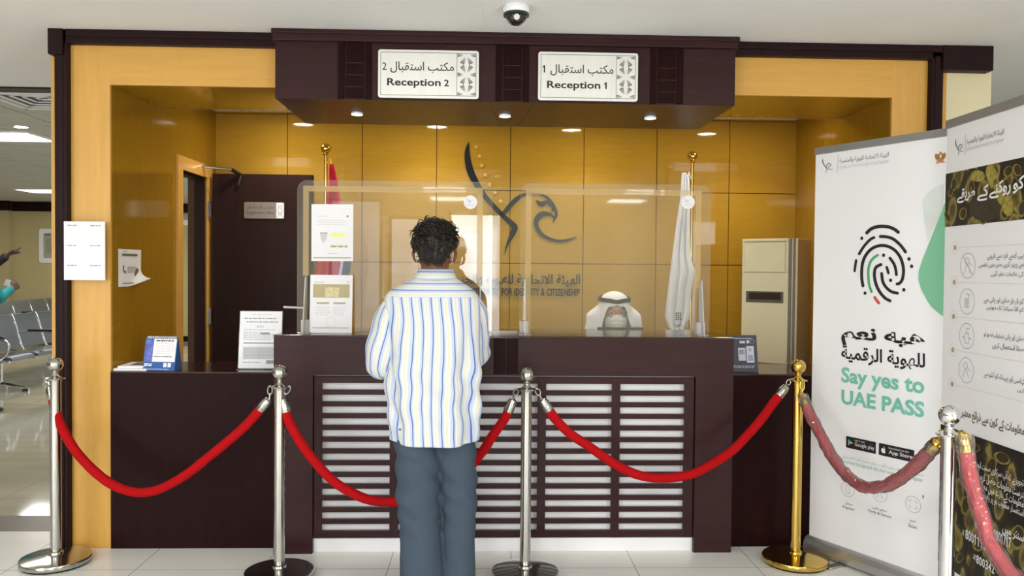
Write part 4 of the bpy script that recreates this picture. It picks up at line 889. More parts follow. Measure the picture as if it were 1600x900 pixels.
for x, y, rx, ry, t in ((1529,275,11,9,.1),(1551,275,9,18,-.3),(1562,300,7,22,-.25),(1575,322,9,16,-.2)): blob_px(b, p2, x, y, rx, ry, D+.0008, t)
b.mi = 3; blob_px(b, p2, 1540, 326, 24, 20, D+.0009)
b.build('germ_pattern', [M['germ_a'], M['germ_b'], M['germ_c'], M['germ_dark']], gr2)
b = MB()
for c in ((1566,716,14,9,.5),(1524,700,8,7,.3),(1509,790,7,15,.1),(1548,730,9,16,.3),(1530,850,10,12,.2),(1590,840,12,20,.1),(1500,872,6,8,.4)): cup(*c)
b.build('germ_pattern', [M['germ_a'], M['germ_b']], gr2)
# headline: each word on its own box, right-hand words run past the photo's edge
b = MB(); D3 = D+.003
for t, x0, x1, yt, yb in (('طریقے', 1497.5, 1525, 295, 318), ('کے', 1529, 1546, 290, 315), ('روکنے', 1548, 1581, 284, 311), ('کو', 1585, 1602, 276, 303)):
    u0, v0, u1, v1 = pxrect(p2, x0, yt, yb, x1); b.text(p2, ar(t), u0, v0, u1, v1, D3, .026)
b.build('headline', M['white_ink'], gr2)
b, br, bt = MB(), MB(), MB()
ys = [387, 441, 494.5, 546.5, 600]
for i, y in enumerate(ys):
    x = 1492.5-i*1.1; u, v = p2.at(x, y); br.ring(p2, u, v, .026, .0012, D, ru=1.0); b.disc(p2, u, v, .011, D); br.rect(p2, u+.026, v-.0006, W2, v+.0006, D)
b.build('bullets', M['tan_ink'], gr2); br.build('rules', mat('pale_rule_ink', (214, 210, 200), .7), gr2)
bi = MB()
for i, (x, y) in enumerate(((1512.5, 415), (1511.5, 471), (1511, 525), (1510, 578.5))):
    u, v = p2.at(x, y); bi.mi = 1 if i == 0 else 0; bi.ring(p2, u, v, .052, .002, D); bi.mi = 1 if i == 0 else 0
    if i == 0: bi.stroke(p2, [(u-.034, v+.037), (u+.034, v-.037)], .002, D)
    bi.mi = 0
    rn = random.Random(i)
    if i == 1:
        for k in range(5): bi.stroke(p2, [(u-.015, v-.022+.008*k), (u+.012, v-.024+.008*k)], .003, D)
        bi.stroke(p2, [(u-.005, v+.03), (u+.012, v+.028), (u+.012, v+.016)], .003, D)
    elif i == 2: frame_strip(bi, p2, u-.014, v-.03, u+.014, v+.012, .002, D); bi.stroke(p2, [(u, v+.012), (u, v+.03), (u+.016, v+.03)], .003, D); bi.stroke(p2, [(u-.03, v-.006), (u-.014, v-.008)], .003, D); bi.stroke(p2, [(u+.014, v-.008), (u+.03, v-.01)], .003, D)
    else:
        bi.ring(p2, u-.005, v+.018, .014, .002, D); bi.stroke(p2, [(u-.02, v-.034), (u-.012, v-.004), (u+.004, v), (u+.018, v-.03)], .002, D); bi.stroke(p2, [(u+.008, v+.012), (u+.028, v+.0)], .002, D)
bi.build('icons', [M['grey_ink'], mat('rose_ring_ink', (180, 120, 124), .7)], gr2)
M['body_ink'] = mat('body_grey_ink', (120, 118, 128), .7)
for rows in ([('بھی ایسے فرد سے قریبی'.replace('ھ', 'ہ'), 1543, 1600, 395, 407), ('سے پرہیز کریں جس میں تنفسی', 1530, 1600, 409, 420), ('کی علامات نظر آئیں۔'.replace('۔', '.'), 1548, 1600, 423, 433)],
             [('کو بار بار صابن اور پانی سے', 1538, 1600, 463, 474), ('کم 20 سیکنڈ تک دھوئیں'.replace('ھ', 'ہ'), 1542, 1600, 475, 486)],
             [('صابن اور پانی دستیاب نہ ہو تو', 1538, 1600, 517, 528), ('صفا استعمال کریں', 1551, 1600, 534, 545)],
             [('کھانسی اور چھینک کو ٹشو سے'.replace('ھ', 'ہ'), 1538, 1602, 578, 590), ('کریں', 1590, 1602, 605, 613)]):
    for t, x0, x1, yt, yb in rows:
        u0, v0, u1, v1 = pxrect(p2, x0, yt, yb, x1); bt = MB(); bt.text(p2, ar(t), u0, v0, u1, v1, D, .008); bt.build('body_lettering', M['body_ink'], gr2)
b = MB(); u0, v0, u1, v1 = pxrect(p2, 1492, 633, 652, 1602); b.text(p2, ar('معلومات کے کون سے ذرائع معتبر ہیں'), u0, v0, u1, v1, D, .02); b.build('subheading', mat('brown_bold_ink', (96, 84, 50), .7), gr2)
b = MB()
for t, x0, x1, yt, yb, bo in (('تجویز ہے کہ آپ سرکاری صحت ایجنسیوں', 1516, 1602, 713, 729, .006), ('درست معلومات حاصل کریں اور بات', 1514, 1602, 729, 744, .006), ('معلومات کے بارے میں معلومات ہے', 1518, 1602, 745, 760, .006), ('استفسار مطلوب ہو پر رابطہ کریں', 1526, 1602, 762, 776, .006),
                          ('سنٹر میں', 1568, 1602, 818, 834, .02), ('8001717', 1554, 1582, 826, 843, .02), ('80011111', 1510, 1548, 826, 842, .02), ('پر', 1505, 1508, 826, 836, .012), ('صحت اور', 1562, 1602, 866, 884, .02), ('800342', 1527, 1556, 866, 880, .02), ('پر', 1522, 1526, 864, 874, .012)):
    u0, v0, u1, v1 = pxrect(p2, x0, yt, yb, x1); b = MB()
    if t[0].isdigit(): b.digits(p2, t, u0, v0, u1, v1, D3, bo)
    else: b.text(p2, ar(t), u0, v0, u1, v1, D3, bo)
    b.build('white_lettering', M['white_ink'], gr2)

# ------------------------------------------------------------------ tall air conditioner in the niche corner
A = math.radians(40); fr = Vector((math.cos(A), -math.sin(A), 0))   # along its front; the front looks to the camera side and left
fr = Vector((math.cos(A), math.sin(A), 0)); fr = Vector((math.cos(-A), math.sin(-A), 0))
fr = Vector((math.cos(A), -math.sin(A), 0))
nf = Vector((-math.sin(A), -math.cos(A), 0))
wac, dac, hac = .36, .27, 1.675
p0 = at(1157, 583, Y=5.22); o0 = Vector((p0.x, 5.22, 0)); pa = Plane(o0, fr, (0, 0, 1))
ac = thing('air_conditioner', 'tall cream floor-standing air conditioner in the corner of the niche', 'air conditioner', pa.P(wac/2, 0, -dac/2))
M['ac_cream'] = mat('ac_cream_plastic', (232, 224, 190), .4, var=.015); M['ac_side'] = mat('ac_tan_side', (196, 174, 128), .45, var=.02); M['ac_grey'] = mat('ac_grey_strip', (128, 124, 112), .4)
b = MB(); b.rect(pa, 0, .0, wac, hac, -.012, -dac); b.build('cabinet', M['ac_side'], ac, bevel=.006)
b = MB(); b.rect(pa, 0, .10, wac-.055, .862, .0, -.012); b.rect(pa, 0, .872, wac-.055, hac-.22, .0, -.012); b.rect(pa, 0, hac-.018, wac-.055, hac, .004, -.012); b.rect(pa, 0, 0, wac, .1, -.002, -.012); b.rect(pa, 0, hac-.22, .018, hac-.018, .002, -.012); b.rect(pa, wac-.075, hac-.22, wac-.055, hac-.018, .002, -.012); b.build('front_panel', M['ac_cream'], ac, bevel=.003)
b = MB()
for k in range(9): z = hac-.038-k*.021; b.obox(pa.P((wac-.057)/2, z, -.004), pa.r*(wac-.095)/2, pa.n*.007+Vector((0, 0, .004)), Vector((0, 0, .0105)))
b.build('outlet_louvre', mat('ac_louvre_cream', (236, 228, 190), .4, var=.02), ac)
b = MB(); b.rect(pa, wac-.05, .02, wac-.036, hac, .002, -.012); b.rect(pa, wac-.026, .02, wac-.012, hac, .002, -.012); b.build('corner_strips', M['ac_grey'], ac, bevel=.002)
MB().rect(pa, wac-.052, .02, wac, hac, -.006, -.014).build('corner_post', M['ac_cream'], ac)
b = MB(); b.rect(pa, .03, 1.262, wac-.085, 1.335, .003, -.004); b.mi = 1; b.rect(pa, .05, 1.282, wac-.10, 1.326, .0042, .002); b.build('display', [mat('ac_display_grey', (104, 96, 84), .35), mat('ac_display_dark', (58, 46, 36), .3)], ac, bevel=.001)
MB().disc(pa, .155, .845, .006, .002, -.002, 12).build('badge', M['ac_grey'], ac)

# ------------------------------------------------------------------ flags
def flag_pole(name, label, x, y, ztop, cloth, group):
    root = thing(name, label, 'flag', (x, y, 0), group)
    MB().lathe([(.15, 0), (.155, .01), (.15, .022), (.07, .035), (.03, .06), (.022, .09), (.0135, .12)], (x, y, 0), 36).build('base', M['brass'], root, smooth=True)
    MB().lathe([(.0125, .1), (.0125, ztop-.075)], (x, y, 0), 20).build('pole', M['brass'], root, smooth=True)
    b = MB(); b.lathe([(.0125, ztop-.08), (.02, ztop-.075), (.02, ztop-.07), (.011, ztop-.066), (.011, ztop-.056)], (x, y, 0), 20); b.ball((x, y, ztop-.034), .034, 24); b.build('ball_finial', M['brass'], root, smooth=True)
    cloth(root); return root
def drape(root, name, outline, depth_y, mats, pick, folds=5, amp=.018, nu=40, nv=60, y0=0):
    """hanging cloth: outline(v) gives the left and right edge of the hanging folds at height v"""
    b = MB(); V = []
    for j in range(nv+1):
        z, xl, xr = outline(j/nv); row = []
        for i in range(nu+1):
            u = i/nu; w = math.sin(u*folds*2*math.pi+.6*math.sin(j/nv*3))
            row.append(b.bm.verts.new((xl+(xr-xl)*(u+.06*math.sin(u*folds*2*math.pi*1.0+1)), depth_y+y0*0+amp*w*(.35+.65*j/nv)+.012*noise.noise(Vector((u*3, j/nv*4, 1))), z+.01*math.sin(u*9+1)*(j/nv))))
        V.append(row)
    for j in range(nv):
        for i in range(nu): b.mi = pick(i/nu, j/nv); b.face([V[j][i], V[j][i+1], V[j+1][i+1], V[j+1][i]])
    o = b.build(name, mats, root, smooth=True); sd = o.modifiers.new('solid', 'SOLIDIFY'); sd.thickness = .002; return o
M['flag_red'] = mat('flag_red_cloth', (206, 18, 52), .7, var=.06, scale=40); M['flag_white'] = mat('flag_white_cloth', (238, 238, 246), .7, var=.02, scale=40); M['flag_black'] = mat('flag_black_cloth', (26, 30, 32), .7); M['flag_green'] = mat('flag_green_cloth', (0, 118, 66), .7)
xA, xB = at(509, 300, Y=5.42).x, at(1081, 300, Y=5.42).x
def interp(t, T):
    for (a, p), (c, q) in zip(T, T[1:]):
        if t <= c: k = (t-a)/(c-a); return tuple(x+(y-x)*k for x, y in zip(p, q))
    return T[-1][1]
def px_outline(rows, Y): 
    T = []
    for f, y, xl, xr in rows: a = at(xl, y, Y=Y); c = at(xr, y, Y=Y); T.append((f, (a.z, a.x, c.x)))
    return lambda v: interp(v, T)
oA = px_outline([(0, 256, 514, 521), (.1, 285, 513, 527), (.25, 318, 508, 531), (.5, 370, 502, 540), (.72, 412, 492, 546), (.85, 440, 490, 540), (1, 480, 494, 524)], 5.38)
def clothA(root):
    drape(root, 'cloth', oA, 5.385, [M['flag_red'], M['flag_white'], M['flag_black'], M['flag_green']], lambda u, v: 0 if u < .62 or v < .55 else (2 if u > .86 and v > .66 else (1 if u > .72 else 0)), 4, .016)
    MB().tube([(xA+.01, 5.41, 2.16), (xA+.035, 5.39, 2.19), (xA+.05, 5.385, 2.12)], .004, 8).build('cord', M['gold'], root, smooth=True)
flag_pole('flag_on_pole', 'red, white, black and green flag furled on a gilt pole behind the left screen', xA, 5.42, at(509, 224, Y=5.42).z, clothA, 'gilt flag poles')
oB = px_outline([(0, 270, 1065, 1071), (.04, 278, 1064, 1076), (.15, 310, 1062, 1077), (.3, 350, 1056, 1077), (.5, 400, 1049, 1078), (.62, 425, 1046, 1084), (.72, 450, 1043, 1079), (.88, 495, 1037, 1076), (.95, 512, 1042, 1068), (1, 522, 1052, 1066)], 5.36)
def clothB(root):
    o = drape(root, 'cloth', oB, 5.36, [M['flag_white']], lambda u, v: 0, 3, .016)
    b = MB(); q = Plane((at(1058, 500, Y=5.33).x, 5.332, at(1058, 512, Y=5.33).z), (1, 0, 0), (0, 0, 1))
    for i in range(3):
        for j in range(4): b.mi = (i+j) % 2; b.rect(q, i*.014-.01, .05+j*.014, i*.014, .06+j*.014, .0)
    b.mi = 0; b.text(q, ar('الهوية'), -.02, .0, .03, .035, 0, .006); b.build('print', [M['flag_black'], M['flag_green']], o)
    MB().tube([(xB-.012, 5.41, 2.09), (xB-.03, 5.38, 2.13), (xB-.05, 5.365, 2.06)], .0045, 8).build('cord', M['flag_white'], root, smooth=True)
flag_pole('flag_on_pole', 'white flag furled on a gilt pole near the air conditioner', xB, 5.42, at(1080, 236, Y=5.42).z, clothB, 'gilt flag poles')

# ------------------------------------------------------------------ clerk's place behind the counter
dk = thing('desk', 'brown worktop behind the tall counter, where the clerk sits', 'desk', (.1, 4.68, 0))
MB().box(-1.0, 1.24, 4.52, 4.86, .70, .735).build('top', M['maple_h'], dk, bevel=.003)
for x in (-.98, .1, 1.2): MB().box(x-.015, x+.015, 4.53, 4.84, 0, .70).build('leg', M['maple'], dk, bevel=.002)
mo = thing('monitor', 'black monitor whose top edge shows in front of the clerk', 'monitor', (.80, 4.66, .735))
MB().box(.665, .935, 4.650, 4.675, .90, 1.129).build('screen_case', M['black_plastic'], mo, bevel=.004); MB().box(.77, .83, 4.667, 4.687, .745, 1.0).build('stand', M['black_plastic'], mo, bevel=.003); MB().box(.70, .90, 4.60, 4.73, .735, .747).build('base', M['black_plastic'], mo, bevel=.003)
MB().box(.675, .925, 4.674, 4.677, .91, 1.119).build('display', mat('dark_display', (30, 34, 40), .15), mo)
ch = thing('office_chair', 'dark office chair under the seated clerk', 'chair', (.80, 5.06, 0))
b = MB(); b.obox((.80, 5.06, .43), (.23, 0, 0), (0, .22, 0), (0, 0, .035)); b.build('seat', M['black_plastic'], ch, bevel=.02, bseg=3)
b = MB(); b.obox((.80, 5.31, .70), (.21, 0, 0), (0, .025, .006), (0, -.03, .21)); b.build('backrest', M['black_plastic'], ch, bevel=.02, bseg=3)
MB().tube([(.80, 5.28, .41), (.80, 5.35, .45), (.80, 5.34, .60)], .02, 10).build('back_bracket', M['black_plastic'], ch, smooth=True)
MB().lathe([(.03, .07), (.03, .25), (.02, .25), (.02, .40)], (.80, 5.06, 0), 20).build('gas_column', M['silver'], ch, smooth=True)
for k in range(5):
    a = 2*math.pi*k/5+.3; e = Vector((.80+.29*math.cos(a), 5.06+.29*math.sin(a), .075)); lg = MB().tube([(.80, 5.06, .10), e], [.025, .016], 10).build('leg', M['black_plastic'], ch, smooth=True)
    MB().lathe([(.005, -.014), (.026, -.012), (.026, .012), (.005, .014)], (e.x, e.y, .028), 16, (math.sin(a), -math.cos(a), 0)).build('caster', M['black_rubber'], lg, smooth=True)

# ------------------------------------------------------------------ dome camera on the ceiling
dc = thing('security_camera', 'white dome security camera with a dark glass bulb on the ceiling', 'camera', (.136, 3.66, ZC))
M['dome'] = mat('smoked_dome', (34, 32, 36), .06, spec=.7, var=.03, coat=.6)
MB().lathe([(.055, 0), (.0605, -.006), (.0615, -.026), (.058, -.034), (.05, -.036)], (.136, 3.66, ZC), 48).build('housing', M['white_lam'], dc, smooth=True)
MB().lathe([(.056, -.030), (.0585, -.036), (.058, -.046), (.05, -.05), (.04, -.05)], (.136, 3.66, ZC), 48).build('collar', mat('dark_green_collar', (28, 42, 38), .35), dc, smooth=True)
MB().lathe([(.047*math.cos(a), -.046-.047*math.sin(a)*.88) for a in [math.pi/2*k/12 for k in range(13)]], (.136, 3.66, ZC), 40).build('dome', M['dome'], dc, smooth=True)
b = MB(); b.ball((.136, 3.613, ZC-.060), .015, 16); b.lathe([(.013, -.004), (.013, .006), (.007, .006)], (.136, 3.601, ZC-.066), 16, (0, -1, -.35)); b.build('lens_module', M['silver'], dc, smooth=True)

# ------------------------------------------------------------------ waiting hall: steel beam chairs, notice frames
M['perf'] = mat('perforated_steel', (132, 136, 142), .35, .55, var=.08, scale=120)
def beam_chairs(label, loc, rot, n):
    root = thing('beam_seating', label, 'bench', loc, 'steel waiting room seating'); root.rotation_euler = (0, 0, rot)
    w = .55
    def put(b, name, m, **k):
        o = b.build(name, m, None, **k); o.parent = root; return o
    put(MB().box(-.05, n*w+.05-w*0, -.03, .03, .33, .38), 'beam', M['black_plastic'], bevel=.004)
    for i in range(n):
        x = i*w+w/2; b = MB(); prof = [(-.27, .39), (-.255, .415), (-.2, .425), (0, .405), (.16, .40)]
        b.rings([[Vector((x+s*.235, y, z+t)) for s, t in ((-1, 0), (1, 0), (1, -.018), (-1, -.018))] for y, z in prof]); put(b, 'seat', M['perf'], bevel=.003)
        b = MB(); prof = [(.19, .43), (.215, .50), (.25, .62), (.29, .76), (.315, .82), (.335, .845)]
        b.rings([[Vector((x+s*.235, y+t, z)) for s, t in ((-1, 0), (1, 0), (1, .018), (-1, .018))] for y, z in prof]); put(b, 'backrest', M['perf'], bevel=.003)
    for i in range(n+1):
        x = i*w; b = MB(); b.tube(catmull([(x, -.26, .37), (x, .0, .38), (x, .17, .40), (x, .225, .52), (x, .29, .75), (x, .335, .85)], 4), .016, 10); put(b, 'side_frame', M['chrome'], smooth=True)
        if i in (0, n, 2):
            b = MB(); b.tube(catmull([(x, .23, .62), (x, .1, .635), (x, -.15, .63), (x, -.25, .58), (x, -.22, .45), (x, -.12, .38)], 4), .014, 10); a = put(b, 'armrest', M['chrome'], smooth=True)
            pd = MB().box(x-.03, x+.03, -.2, .12, .635, .66).build('arm_pad', M['black_plastic'], None, bevel=.008); pd.parent = a
    for x in (w*.5, n*w-w*.5):
        b = MB(); b.tube([(x, 0, .35), (x, 0, .09)], .028, 12); b.tube([(x, -.28, .035), (x, -.1, .075), (x, 0, .09), (x, .1, .075), (x, .28, .035)], [.016, .02, .026, .02, .016], 10); lg = put(b, 'leg', M['chrome'], smooth=True)
        f = MB(); f.lathe([(.03, 0), (.03, .02), (.012, .03)], (x, -.28, 0), 14); f.lathe([(.03, 0), (.03, .02), (.012, .03)], (x, .28, 0), 14); o = f.build('foot', M['black_rubber'], None); o.parent = lg
    return root
beam_chairs('front row of grey perforated steel waiting chairs with chrome arms', (-5.60, 9.20, 0), math.radians(91), 5)
beam_chairs('rear row of grey perforated steel waiting chairs by the hall wall', (-7.95, 13.2, 0), math.radians(90), 5)
def wall_frame(label, x0, x1, z0, z1, y=16.0):
    root = thing('notice_board', label, 'notice board', ((x0+x1)/2, y, z0), 'framed boards on the hall wall'); pl = Plane((x0, y, z0), (1, 0, 0), (0, 0, 1)); w, h = x1-x0, z1-z0
    MB().poly(pl, rrect(w, h, .06), .03, 0).build('frame', M['white_lam'], root, bevel=.006)
    b = MB(); b.rect(pl, .09, .1, w-.09, h-.1, .031); b.build('sheet', mat('grey_board_sheet', (176, 172, 150), .5, var=.04), root)
    b = MB(); b.lines(pl, .12, h*.8, w-.12, h*.86, 1, .032, .9, 0); b.lines(pl, .14, .2, w-.14, h*.7, 7, .032, .3); b.build('print', mat('board_print', (108, 104, 84), .7), root)
a, c = at(62, 411, Y=16.0), at(62, 357, Y=16.0); wall_frame('white framed board on the hall wall above the steel chairs', a.x, a.x+.62, a.z, c.z)
a, c = at(296, 352, Y=16.0), at(296, 322, Y=16.0); wall_frame('upper white framed board seen through the open doorway', a.x-.3, a.x+.14, a.z, c.z+.0)
a, c = at(296, 413, Y=16.0), at(296, 362, Y=16.0); wall_frame('lower white framed board seen through the open doorway', a.x-.02, a.x+.5, a.z, c.z)

# ------------------------------------------------------------------ people
def skin_mat(name, rgb): 
    m = mat(name, rgb, .55, var=.07, scale=25, bump=.05); m.node_tree.nodes['Principled BSDF'].inputs['Subsurface Weight'].default_value = .06; return m
def fuse(b, name, mats, parent, voxel, M4, it=5, warp=None):
    """melt the overlapping shapes of b into one continuous surface"""
    bmesh.ops.recalc_face_normals(b.bm, faces=b.bm.faces)
    me = bpy.data.meshes.new('t'); b.bm.to_mesh(me); b.bm.free(); o = bpy.data.objects.new('t', me); C.objects.link(o)
    r = o.modifiers.new('r', 'REMESH'); r.mode = 'VOXEL'; r.voxel_size = voxel
    s = o.modifiers.new('s', 'SMOOTH'); s.factor = .5; s.iterations = it
    dg = bpy.context.evaluated_depsgraph_get(); dg.update(); me2 = bpy.data.meshes.new_from_object(o.evaluated_get(dg)); bpy.data.objects.remove(o); bpy.data.meshes.remove(me)
    me2.name = name; me2.materials.clear()
    for m in (mats if isinstance(mats, (list, tuple)) else [mats]): me2.materials.append(m)
    if warp:
        for v in me2.vertices: v.co = warp(v.co)
    me2.transform(M4)
    for p in me2.polygons: p.use_smooth = True
    return link(name, me2, parent)
def place(o_mb, name, mats, parent, M4, smooth=True, bevel=0):
    o_mb.bm.transform(M4); return o_mb.build(name, mats, parent, smooth=smooth, bevel=bevel)
HEAD = [(-.122,.022,.082,.035),(-.112,.040,.094,.01),(-.095,.050,.098,-.03),(-.07,.058,.097,-.058),(-.04,.065,.094,-.082),(-.01,.070,.092,-.093),(.02,.074,.094,-.1),(.05,.075,.092,-.1),(.075,.069,.083,-.093),(.097,.053,.06,-.072),(.110,.03,.028,-.04),(.115,.01,.0,-.01)]
def head(b, c, tilt=0, turn=0, nose=True):
    Rm = Matrix.Rotation(turn, 3, 'Z') @ Matrix.Rotation(tilt, 3, 'X'); c = Vector(c); f = lambda x, y, z: c+Rm @ Vector((x, y, z)); n = 28; R = []
    for z, w, fy, by in HEAD:
        my, hy = (fy+by)/2, (fy-by)/2; R.append([f(w*math.cos(a), my+hy*math.sin(a), z) for a in [2*math.pi*k/n for k in range(n)]])
    b.rings(R)
    if nose:
        b.tube([f(0,.088,.02), f(0,.100,.0), f(0,.113,-.022), f(0,.108,-.034), f(0,.09,-.04)], [.008,.010,.013,.013,.008], 10)
        for s in (-1, 1): b.ball(f(s*.012,.099,-.031), .0085, 10)
        b.tube([f(-.045,.082,.028), f(-.02,.095,.032), f(0,.094,.028), f(.02,.095,.032), f(.045,.082,.028)], [.007,.009,.007,.009,.007], 8)   # brow ridge
        b.tube([f(-.022,.093,-.062), f(0,.100,-.06), f(.022,.093,-.062)], [.004,.008,.004], 8); b.tube([f(-.02,.092,-.073), f(0,.098,-.075), f(.02,.092,-.073)], [.004,.008,.004], 8)
    for s in (-1, 1):
        b.tube([f(s*.070,-.002,.014), f(s*.087,-.014,.014), f(s*.093,-.02,-.008), f(s*.085,-.010,-.034), f(s*.072,.0,-.044)], [(.012,.007),(.017,.008),(.018,.008),(.014,.008),(.008,.006)], 10, ref=(0, 1, 0))
    return f
def hand(b, w, d, n, s, curl=.35, k=1.0, curls=None, spread=1.2):
    w, d, n, s = Vector(w), Vector(d).normalized(), Vector(n).normalized(), Vector(s).normalized()
    b.tube([w-d*.025*k, w+d*.008*k, w+d*.045*k, w+d*.08*k, w+d*.094*k], [(.027*k,.020*k),(.029*k,.018*k),(.040*k,.0165*k),(.042*k,.0145*k),(.034*k,.009*k)], 14, ref=s)
    for i, (off, L, r) in enumerate(((.0315,.070,.0085),(.0105,.079,.009),(-.0105,.073,.0088),(-.031,.057,.0078))):
        cu = curls[i] if curls else curl*(1+.12*i)
        p = w+d*.082*k+s*off*k; pts = [p-d*.018*k, p]; a = 0; base = (d+s*off*spread).normalized()
        for fr in (.46, .30, .24):
            a += cu; p = p+(base*math.cos(a)+n*math.sin(a))*L*fr*k; pts.append(p)
        b.tube(pts, [r*k, r*1.05*k, r*.96*k, r*.88*k, r*.6*k], 10, ref=s)
    p = w+d*.018*k+s*.026*k+n*.004*k
    pts = [p-s*.012*k, p+s*.01*k+d*.01*k, p+s*.026*k+d*.032*k+n*.010*k, p+s*.030*k+d*.058*k+n*.016*k, p+s*.026*k+d*.078*k+n*.02*k]
    b.tube(pts, [.014*k, .0135*k, .011*k, .0098*k, .0066*k], 10, ref=n)
def limb(b, pts, r, n=14): b.tube(catmull(pts, 4), [r[0]+(r[-1]-r[0])*0 if False else interp(i/(4*(len(pts)-1)), [(j/(len(r)-1), (r[j],)) for j in range(len(r))])[0] for i in range(4*(len(pts)-1)+1)], n)
def shoes(parent, feet, M4, m):
    for x, y, tz in feet:
        b = MB(); R = []; Rz = Matrix.Rotation(tz, 3, 'Z')
        for yy, w, h in ((-.085,.020,.05),(-.075,.034,.07),(-.03,.040,.085),(.03,.042,.075),(.09,.048,.052),(.14,.045,.042),(.175,.030,.032),(.188,.012,.022)):
            R.append([Vector((x, y, 0))+Rz @ Vector((w*math.cos(a)*(1.05 if math.sin(a) < 0 else 1), yy, max(.002, .5*h+.5*h*math.sin(a)))) for a in [2*math.pi*k/16 for k in range(16)]])
        b.rings(R); place(b, 'shoe', m, parent, M4)
M['shoe'] = mat('dark_leather_shoe', (34, 28, 26), .4)

# --- cloth with measured stripes -------------------------------------------------
def stripe_mat(name, attr, period, shift=0):
    m = mat(name, (225, 226, 230), .8, var=.02, scale=60, bump=.06, spec=.2); nt = m.node_tree; N = nt.nodes; b = N['Principled BSDF']
    at_ = N.new('ShaderNodeAttribute'); at_.attribute_name = attr
    a = N.new('ShaderNodeMath'); a.operation = 'MULTIPLY_ADD'; a.inputs[1].default_value = 1/period; a.inputs[2].default_value = 100+shift
    f = N.new('ShaderNodeMath'); f.operation = 'FRACT'; r = N.new('ShaderNodeValToRGB'); r.color_ramp.interpolation = 'LINEAR'
    nt.links.new(at_.outputs['Fac'], a.inputs[0]); nt.links.new(a.outputs[0], f.inputs[0]); nt.links.new(f.outputs[0], r.inputs[0])
    W_, L_, B_, Cc = (217, 221, 230), (190, 201, 225), (64, 88, 142), (219, 215, 190)
    e = r.color_ramp.elements; e[0].position = 0; e[0].color = lin(L_)+(1,); e[1].position = 1; e[1].color = lin(L_)+(1,)
    for p, c in ((.14, L_), (.155, B_), (.19, (104, 132, 184)), (.21, B_), (.235, B_), (.25, L_), (.38, L_), (.41, W_), (.50, W_), (.54, Cc), (.74, Cc), (.78, W_), (.87, W_), (.9, L_)):
        x = e.new(p); x.color = lin(c)+(1,)
    nt.links.new(r.outputs[0], b.inputs['Base Color']); return m
M['stripe_body'] = stripe_mat('striped_shirt_cloth', 'along', .0412, .2); M['stripe_yoke'] = stripe_mat('striped_yoke_cloth', 'across', .036, .15); M['stripe_sleeve'] = stripe_mat('striped_sleeve_cloth', 'along', .034)
def grid_mesh(name, V, A, mats, pick, parent, M4, closed=True, thick=.0018, attrs=('along', 'across')):
    """quads over a grid of points V[j][i]; A[j][i] = the cloth coordinates there, kept as attributes"""
    nj, ni = len(V), len(V[0]); verts = [p for r in V for p in r]; faces, mi = [], []
    for j in range(nj-1):
        for i in range(ni if closed else ni-1):
            k = (i+1) % ni; faces.append((j*ni+i, j*ni+k, (j+1)*ni+k, (j+1)*ni+i)); mi.append(pick(i/ni, j/(nj-1), (verts[j*ni+i]+verts[(j+1)*ni+k])/2))
    me = bpy.data.meshes.new(name); me.from_pydata([tuple(v) for v in verts], [], faces)
    for m in mats: me.materials.append(m)
    for p, q in zip(me.polygons, mi): p.material_index = q; p.use_smooth = True
    for n_, nm in enumerate(attrs):
        at_ = me.attributes.new(nm, 'FLOAT', 'POINT'); at_.data.foreach_set('value', [c[n_] for r in A for c in r])
    me.transform(M4); o = link(name, me, parent); s = o.modifiers.new('solid', 'SOLIDIFY'); s.thickness = thick; s.offset = 1
    return o
def smoothstep(a, b, x): t = max(0, min(1, (x-a)/(b-a))); return t*t*(3-2*t)

